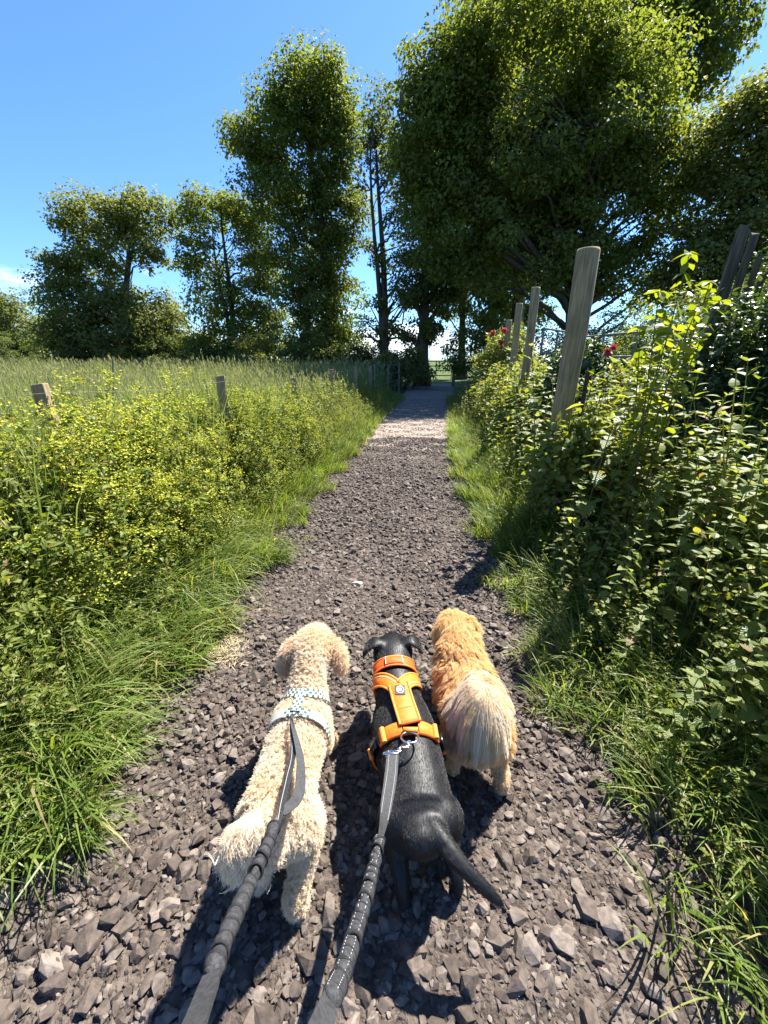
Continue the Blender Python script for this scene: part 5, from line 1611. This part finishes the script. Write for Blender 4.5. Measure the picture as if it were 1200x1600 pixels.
PT = PT + (mean[lk] - PT) * (0.72 * tt ** 1.4)[None, :, None]
PT = PT + r4.normal(0, 0.0022, (NP, 1, 3)) * (tt ** 2)[None, :, None]
lc = np.clip(r4.normal(0.55, 0.42, ncl), 0, 1)[lk][:, None]
col = cream * (1 - lc) + white * lc
gl = ((r4.random(ncl) < 0.13) | ((ca > 0.9) & (r4.random(ncl) < 0.5)))[lk][:, None]
col = np.where(gl, gold * 0.75 + cream * 0.25, col)
tipc = np.clip(-0.25 - ca, 0, 1)[lk][:, None, None]
cols = col[:, None] * (0.86 + 0.1 * tt)[None, :, None]
cols = cols * (1 - 0.25 * tipc * (tt ** 2)[None, :, None]) + np.array([0.66, 0.42, 0.20]) * 0.25 * tipc * (tt ** 2)[None, :, None]
fur('tail_plume', gdog, PT, (0.00052 * (1 - 0.5 * tt))[None].repeat(NP, 0), cols, M_GFUR)

# ------------------------------------------------------------------ leads
M_LEAD = plain('grey_lead_web', (0.026, 0.026, 0.028), 0.65, 0.25, 0, (0.045, 0.045, 0.047), 160, 0.5, 700, 0.001)
M_BUNGEE = plain('bungee_sleeve', (0.020, 0.020, 0.022), 0.7, 0.25, 0, (0.045, 0.045, 0.047), 220, 0.7, 500, 0.0015)
M_FOLD = plain('fold_cloth', (0.010, 0.010, 0.011), 0.75, 0.2, 0, (0.02, 0.02, 0.021), 300)
M_THREAD = plain('reflective_thread', (0.36, 0.36, 0.36), 0.5, 0.4)


def ribbon(P, w, facing, th=0.0022, n=40):
    """flat webbing through P; facing = surface normal at each control point"""
    Q = spline(P, n); Nn = norm(spline(facing, n)); T = norm(np.gradient(Q, axis=0)); X = norm(np.cross(T, Nn)); Nn = np.cross(X, T)
    w = np.interp(np.linspace(0, 1, n), np.linspace(0, 1, len(np.atleast_1d(w))), np.atleast_1d(w))[:, None] / 2
    prof = [(-1, -1), (-1, 1), (1, 1), (1, -1)]
    V = np.stack([Q + X * w * a + Nn * th / 2 * b for a, b in prof], 1)
    i = np.arange(4); j = (i + 1) % 4
    F = np.concatenate([np.stack([q * 4 + i, (q + 1) * 4 + i, (q + 1) * 4 + j, q * 4 + j], -1) for q in range(n - 1)])
    caps = np.array([(3, 2, 1, 0), ((n - 1) * 4, (n - 1) * 4 + 1, (n - 1) * 4 + 2, (n - 1) * 4 + 3)])
    return (V.reshape(-1, 3), [F, caps]), Q, X, Nn


def bungee(P, r0, pitch, seed, n=420, m=20):
    """gathered elastic sleeve: bulging ruffles, slightly skewed"""
    r = np.random.default_rng(seed)
    Q = spline(P, n); T = norm(np.gradient(Q, axis=0)); X = norm(np.cross(T, np.array([0, 0, 1.]))); Y_ = np.cross(X, T)
    s = np.concatenate([[0], np.cumsum(np.linalg.norm(np.diff(Q, axis=0), axis=1))])
    a = np.linspace(0, 2 * math.pi, m, endpoint=False)
    ph = s / pitch * 6.28 + 1.3 * np.sin(s * 90 + r.uniform(0, 6)) + 0.8 * np.sin(s * 37)
    w = ph[:, None] + 0.9 * np.sin(a)[None] + 0.5 * np.cos(a * 2)[None]
    fq = (w / 6.28318) % 1.0
    rad = r0 * (0.98 + 0.10 * np.sin(fq * 3.1416) - 0.52 * np.exp(-(fq / 0.12) ** 2) - 0.40 * np.exp(-((1 - fq) / 0.20) ** 2) + 0.04 * np.sin(a * 3 + s[:, None] * 60))
    V = Q[:, None] + rad[..., None] * (np.cos(a)[None, :, None] * X[:, None] + np.sin(a)[None, :, None] * Y_[:, None])
    i = np.arange(m); j = (i + 1) % m
    F = np.concatenate([np.stack([q * m + i, q * m + j, (q + 1) * m + j, (q + 1) * m + i], -1) for q in range(n - 1)])
    V = np.concatenate([V.reshape(-1, 3), Q[:1], Q[-1:]])
    caps = np.concatenate([np.stack([j, i, np.full(m, n * m)], -1), np.stack([(n - 1) * m + i, (n - 1) * m + j, np.full(m, n * m + 1)], -1)])
    return (V, [F, caps]), Q, X, Y_, rad


def folds(Q, r0, parent, seed, step=0.027):
    """rolled fabric folds round a bungee sleeve, each a part of it"""
    r = np.random.default_rng(seed)
    s = np.concatenate([[0], np.cumsum(np.linalg.norm(np.diff(Q, axis=0), axis=1))]); T = norm(np.gradient(Q, axis=0))
    d = 0.008
    while d < s[-1] - 0.006:
        i = int(np.searchsorted(s, d))
        V, fl = torus(Q[i], r0 * r.uniform(0.90, 1.06), r.uniform(0.0024, 0.0036), T[i] + r.normal(0, 0.22, 3), 22, 7)
        mk('fold', V, fl, M_FOLD, parent, True)
        d += step * r.uniform(0.65, 1.35)


def lpx(px, py, h):
    """point at height h under photograph pixel (px, py)"""
    u, v = (px - 600) / FPX, (py - 800) / FPX
    z = (CAM_H - h) / (math.sin(CAM_PITCH) + v * math.cos(CAM_PITCH))
    return np.array((u * z, z * (math.cos(CAM_PITCH) - v * math.sin(CAM_PITCH)), h))


# black dog's lead: clip, webbing, bungee, handle webbing going up to the hand
lead = empty('dog_lead', ring_c, 'bungee dog lead clipped to the ring of the orange harness', 'lead')
k0 = ring_c + np.array([-0.003, -0.028, 0.006]); k1 = lpx(617, 1174, 0.40)
hookp = spline([k0 + (0.004, 0.010, 0.001), k0 + (-0.006, 0.004, 0.006), k0 + (-0.004, -0.010, 0.006), (k0 + k1) / 2], 24)
mk('snap_hook', *tube(hookp, [*np.linspace(0.0028, 0.0034, 24)], 10), M_CHROME, lead, True)
mk('swivel', *tube([(k0 + k1) / 2 + (0, 0.002, 0.001), (k0 + k1) / 2 * 0.4 + k1 * 0.6], [0.0052, 0.0045], 12), M_CHROME, lead, True)
kx = np.array([1., 0, 0.0]); kd = norm(k1 - k0)
eye = [k1 - kx * 0.020, k1 - kx * 0.020 + kd * 0.018, k1 + kx * 0.020 + kd * 0.018, k1 + kx * 0.020, k1 - kx * 0.020]
mk('web_eye', *tube(np.array(eye), 0.0032, 8), M_CHROME, lead, True)
lp1 = [k1 + kd * 0.008, lpx(611, 1210, 0.42), lpx(603, 1260, 0.46), lpx(596, 1300, 0.495), lpx(592, 1320, 0.51)]
s_, q_, x_, n_ = ribbon(lp1, [0.034, 0.034, 0.030, 0.020, 0.014], [(0, -0.3, 1), (0.1, -0.3, 1), (0.45, -0.3, 1), (0.9, -0.2, 0.6), (0.9, -0.2, 0.6)])
w1 = mk('webbing', *s_, M_LEAD, lead)
for off in (-0.0105, 0.0105):
    mk('stitch_line', *tube((q_ + x_ * off + n_ * 0.0014)[:24], 0.0004, 4), M_THREAD, w1)
bpts = [lpx(593, 1312, 0.505), lpx(586, 1345, 0.54), lpx(571, 1405, 0.60), lpx(551, 1470, 0.665), lpx(533, 1525, 0.72), lpx(514, 1568, 0.77)]
s_, q_, x_, y_, rd_ = bungee(bpts, 0.0116, 0.046, 3)
bs_ = mk('bungee', *s_, M_BUNGEE, lead, True)
folds(q_, 0.0116, bs_, 4)
sti = []
for a_ in (1.0, 2.1):
    k_ = int(round(a_ / (2 * math.pi) * 20)) % 20
    for q in range(4, 410, 8):
        d_ = math.cos(a_) * x_ + math.sin(a_) * y_
        sti.append(tube((q_ + d_ * (rd_[:, k_:k_ + 1] + 0.0001))[q:q + 4], 0.00055, 4))
mk('reflective_stitching', *join(sti), M_THREAD, bs_)
lp2 = [lpx(520, 1555, 0.755), lpx(508, 1585, 0.79), lpx(485, 1640, 0.85), lpx(455, 1720, 0.92), (0.0, 0.10, 1.02)]
lp2[-1] = lp2[-2] + np.array([-0.01, -0.05, 0.06])
s_, q_, x_, n_ = ribbon(lp2, [0.022, 0.024, 0.024, 0.024, 0.024], [(0.1, -0.4, 1)] * 5, 0.004)
mk('handle_webbing', *s_, M_LEAD, lead)

# cream dog's lead
lead2 = empty('dog_lead', c_ring, 'dark bungee dog lead with slack loop running from the checked harness', 'lead')
k0 = c_ring + np.array([0, -0.009, 0.003])
mk('snap_hook', *tube(spline([k0 + (0, 0.006, 0), k0 + (-0.003, -0.004, 0.006), k0 + (-0.004, -0.018, 0.008)], 14), 0.0032, 8), M_BLACKWEB, lead2, True)
k1 = k0 + np.array([-0.004, -0.018, 0.008])
lp1 = [k1, lpx(458, 1175, 0.435), lpx(450, 1215, 0.45), lpx(441, 1255, 0.465), lpx(436, 1282, 0.48), lpx(428, 1296, 0.49)]
s_, q_, x_, n_ = ribbon(lp1, [0.012, 0.018, 0.020, 0.017, 0.013, 0.012], [(-0.45, -0.2, 0.9)] * 6)
w1 = mk('webbing', *s_, M_LEAD, lead2)
mk('stitch_line', *tube((q_ + n_ * 0.0016 + x_ * 0.003)[4:32], 0.0007, 4), M_THREAD, w1)
lp1 = [k1 + (0.001, -0.004, 0), lpx(468, 1178, 0.445), lpx(470, 1215, 0.455), lpx(466, 1243, 0.455), lpx(451, 1262, 0.46), lpx(441, 1272, 0.475)]
s_, q_, x_, n_ = ribbon(lp1, [0.010, 0.020, 0.028, 0.028, 0.022, 0.012], [(0.4, -0.2, 1), (0.5, -0.2, 1), (0.6, -0.3, 0.8), (0.4, -0.5, 0.8), (0, -0.6, 0.8), (0, -0.5, 1)])
mk('slack_loop', *s_, M_LEAD, lead2)
bpts = [lpx(429, 1290, 0.488), lpx(416, 1325, 0.525), lpx(393, 1375, 0.58), lpx(370, 1425, 0.635), lpx(348, 1475, 0.69), lpx(331, 1522, 0.745)]
s_, q_, x_, y_, rd_ = bungee(bpts, 0.0122, 0.052, 8)
folds(q_, 0.0122, mk('bungee', *s_, M_BUNGEE, lead2, True), 5)
lp2 = [lpx(334, 1512, 0.735), lpx(322, 1550, 0.775), lpx(303, 1600, 0.83), lpx(280, 1660, 0.88), lpx(255, 1730, 0.94)]
s_, q_, x_, n_ = ribbon(lp2, [0.020, 0.026, 0.028, 0.028, 0.028], [(0.1, -0.4, 1)] * 5, 0.005)
mk('handle_webbing', *s_, M_LEAD, lead2)
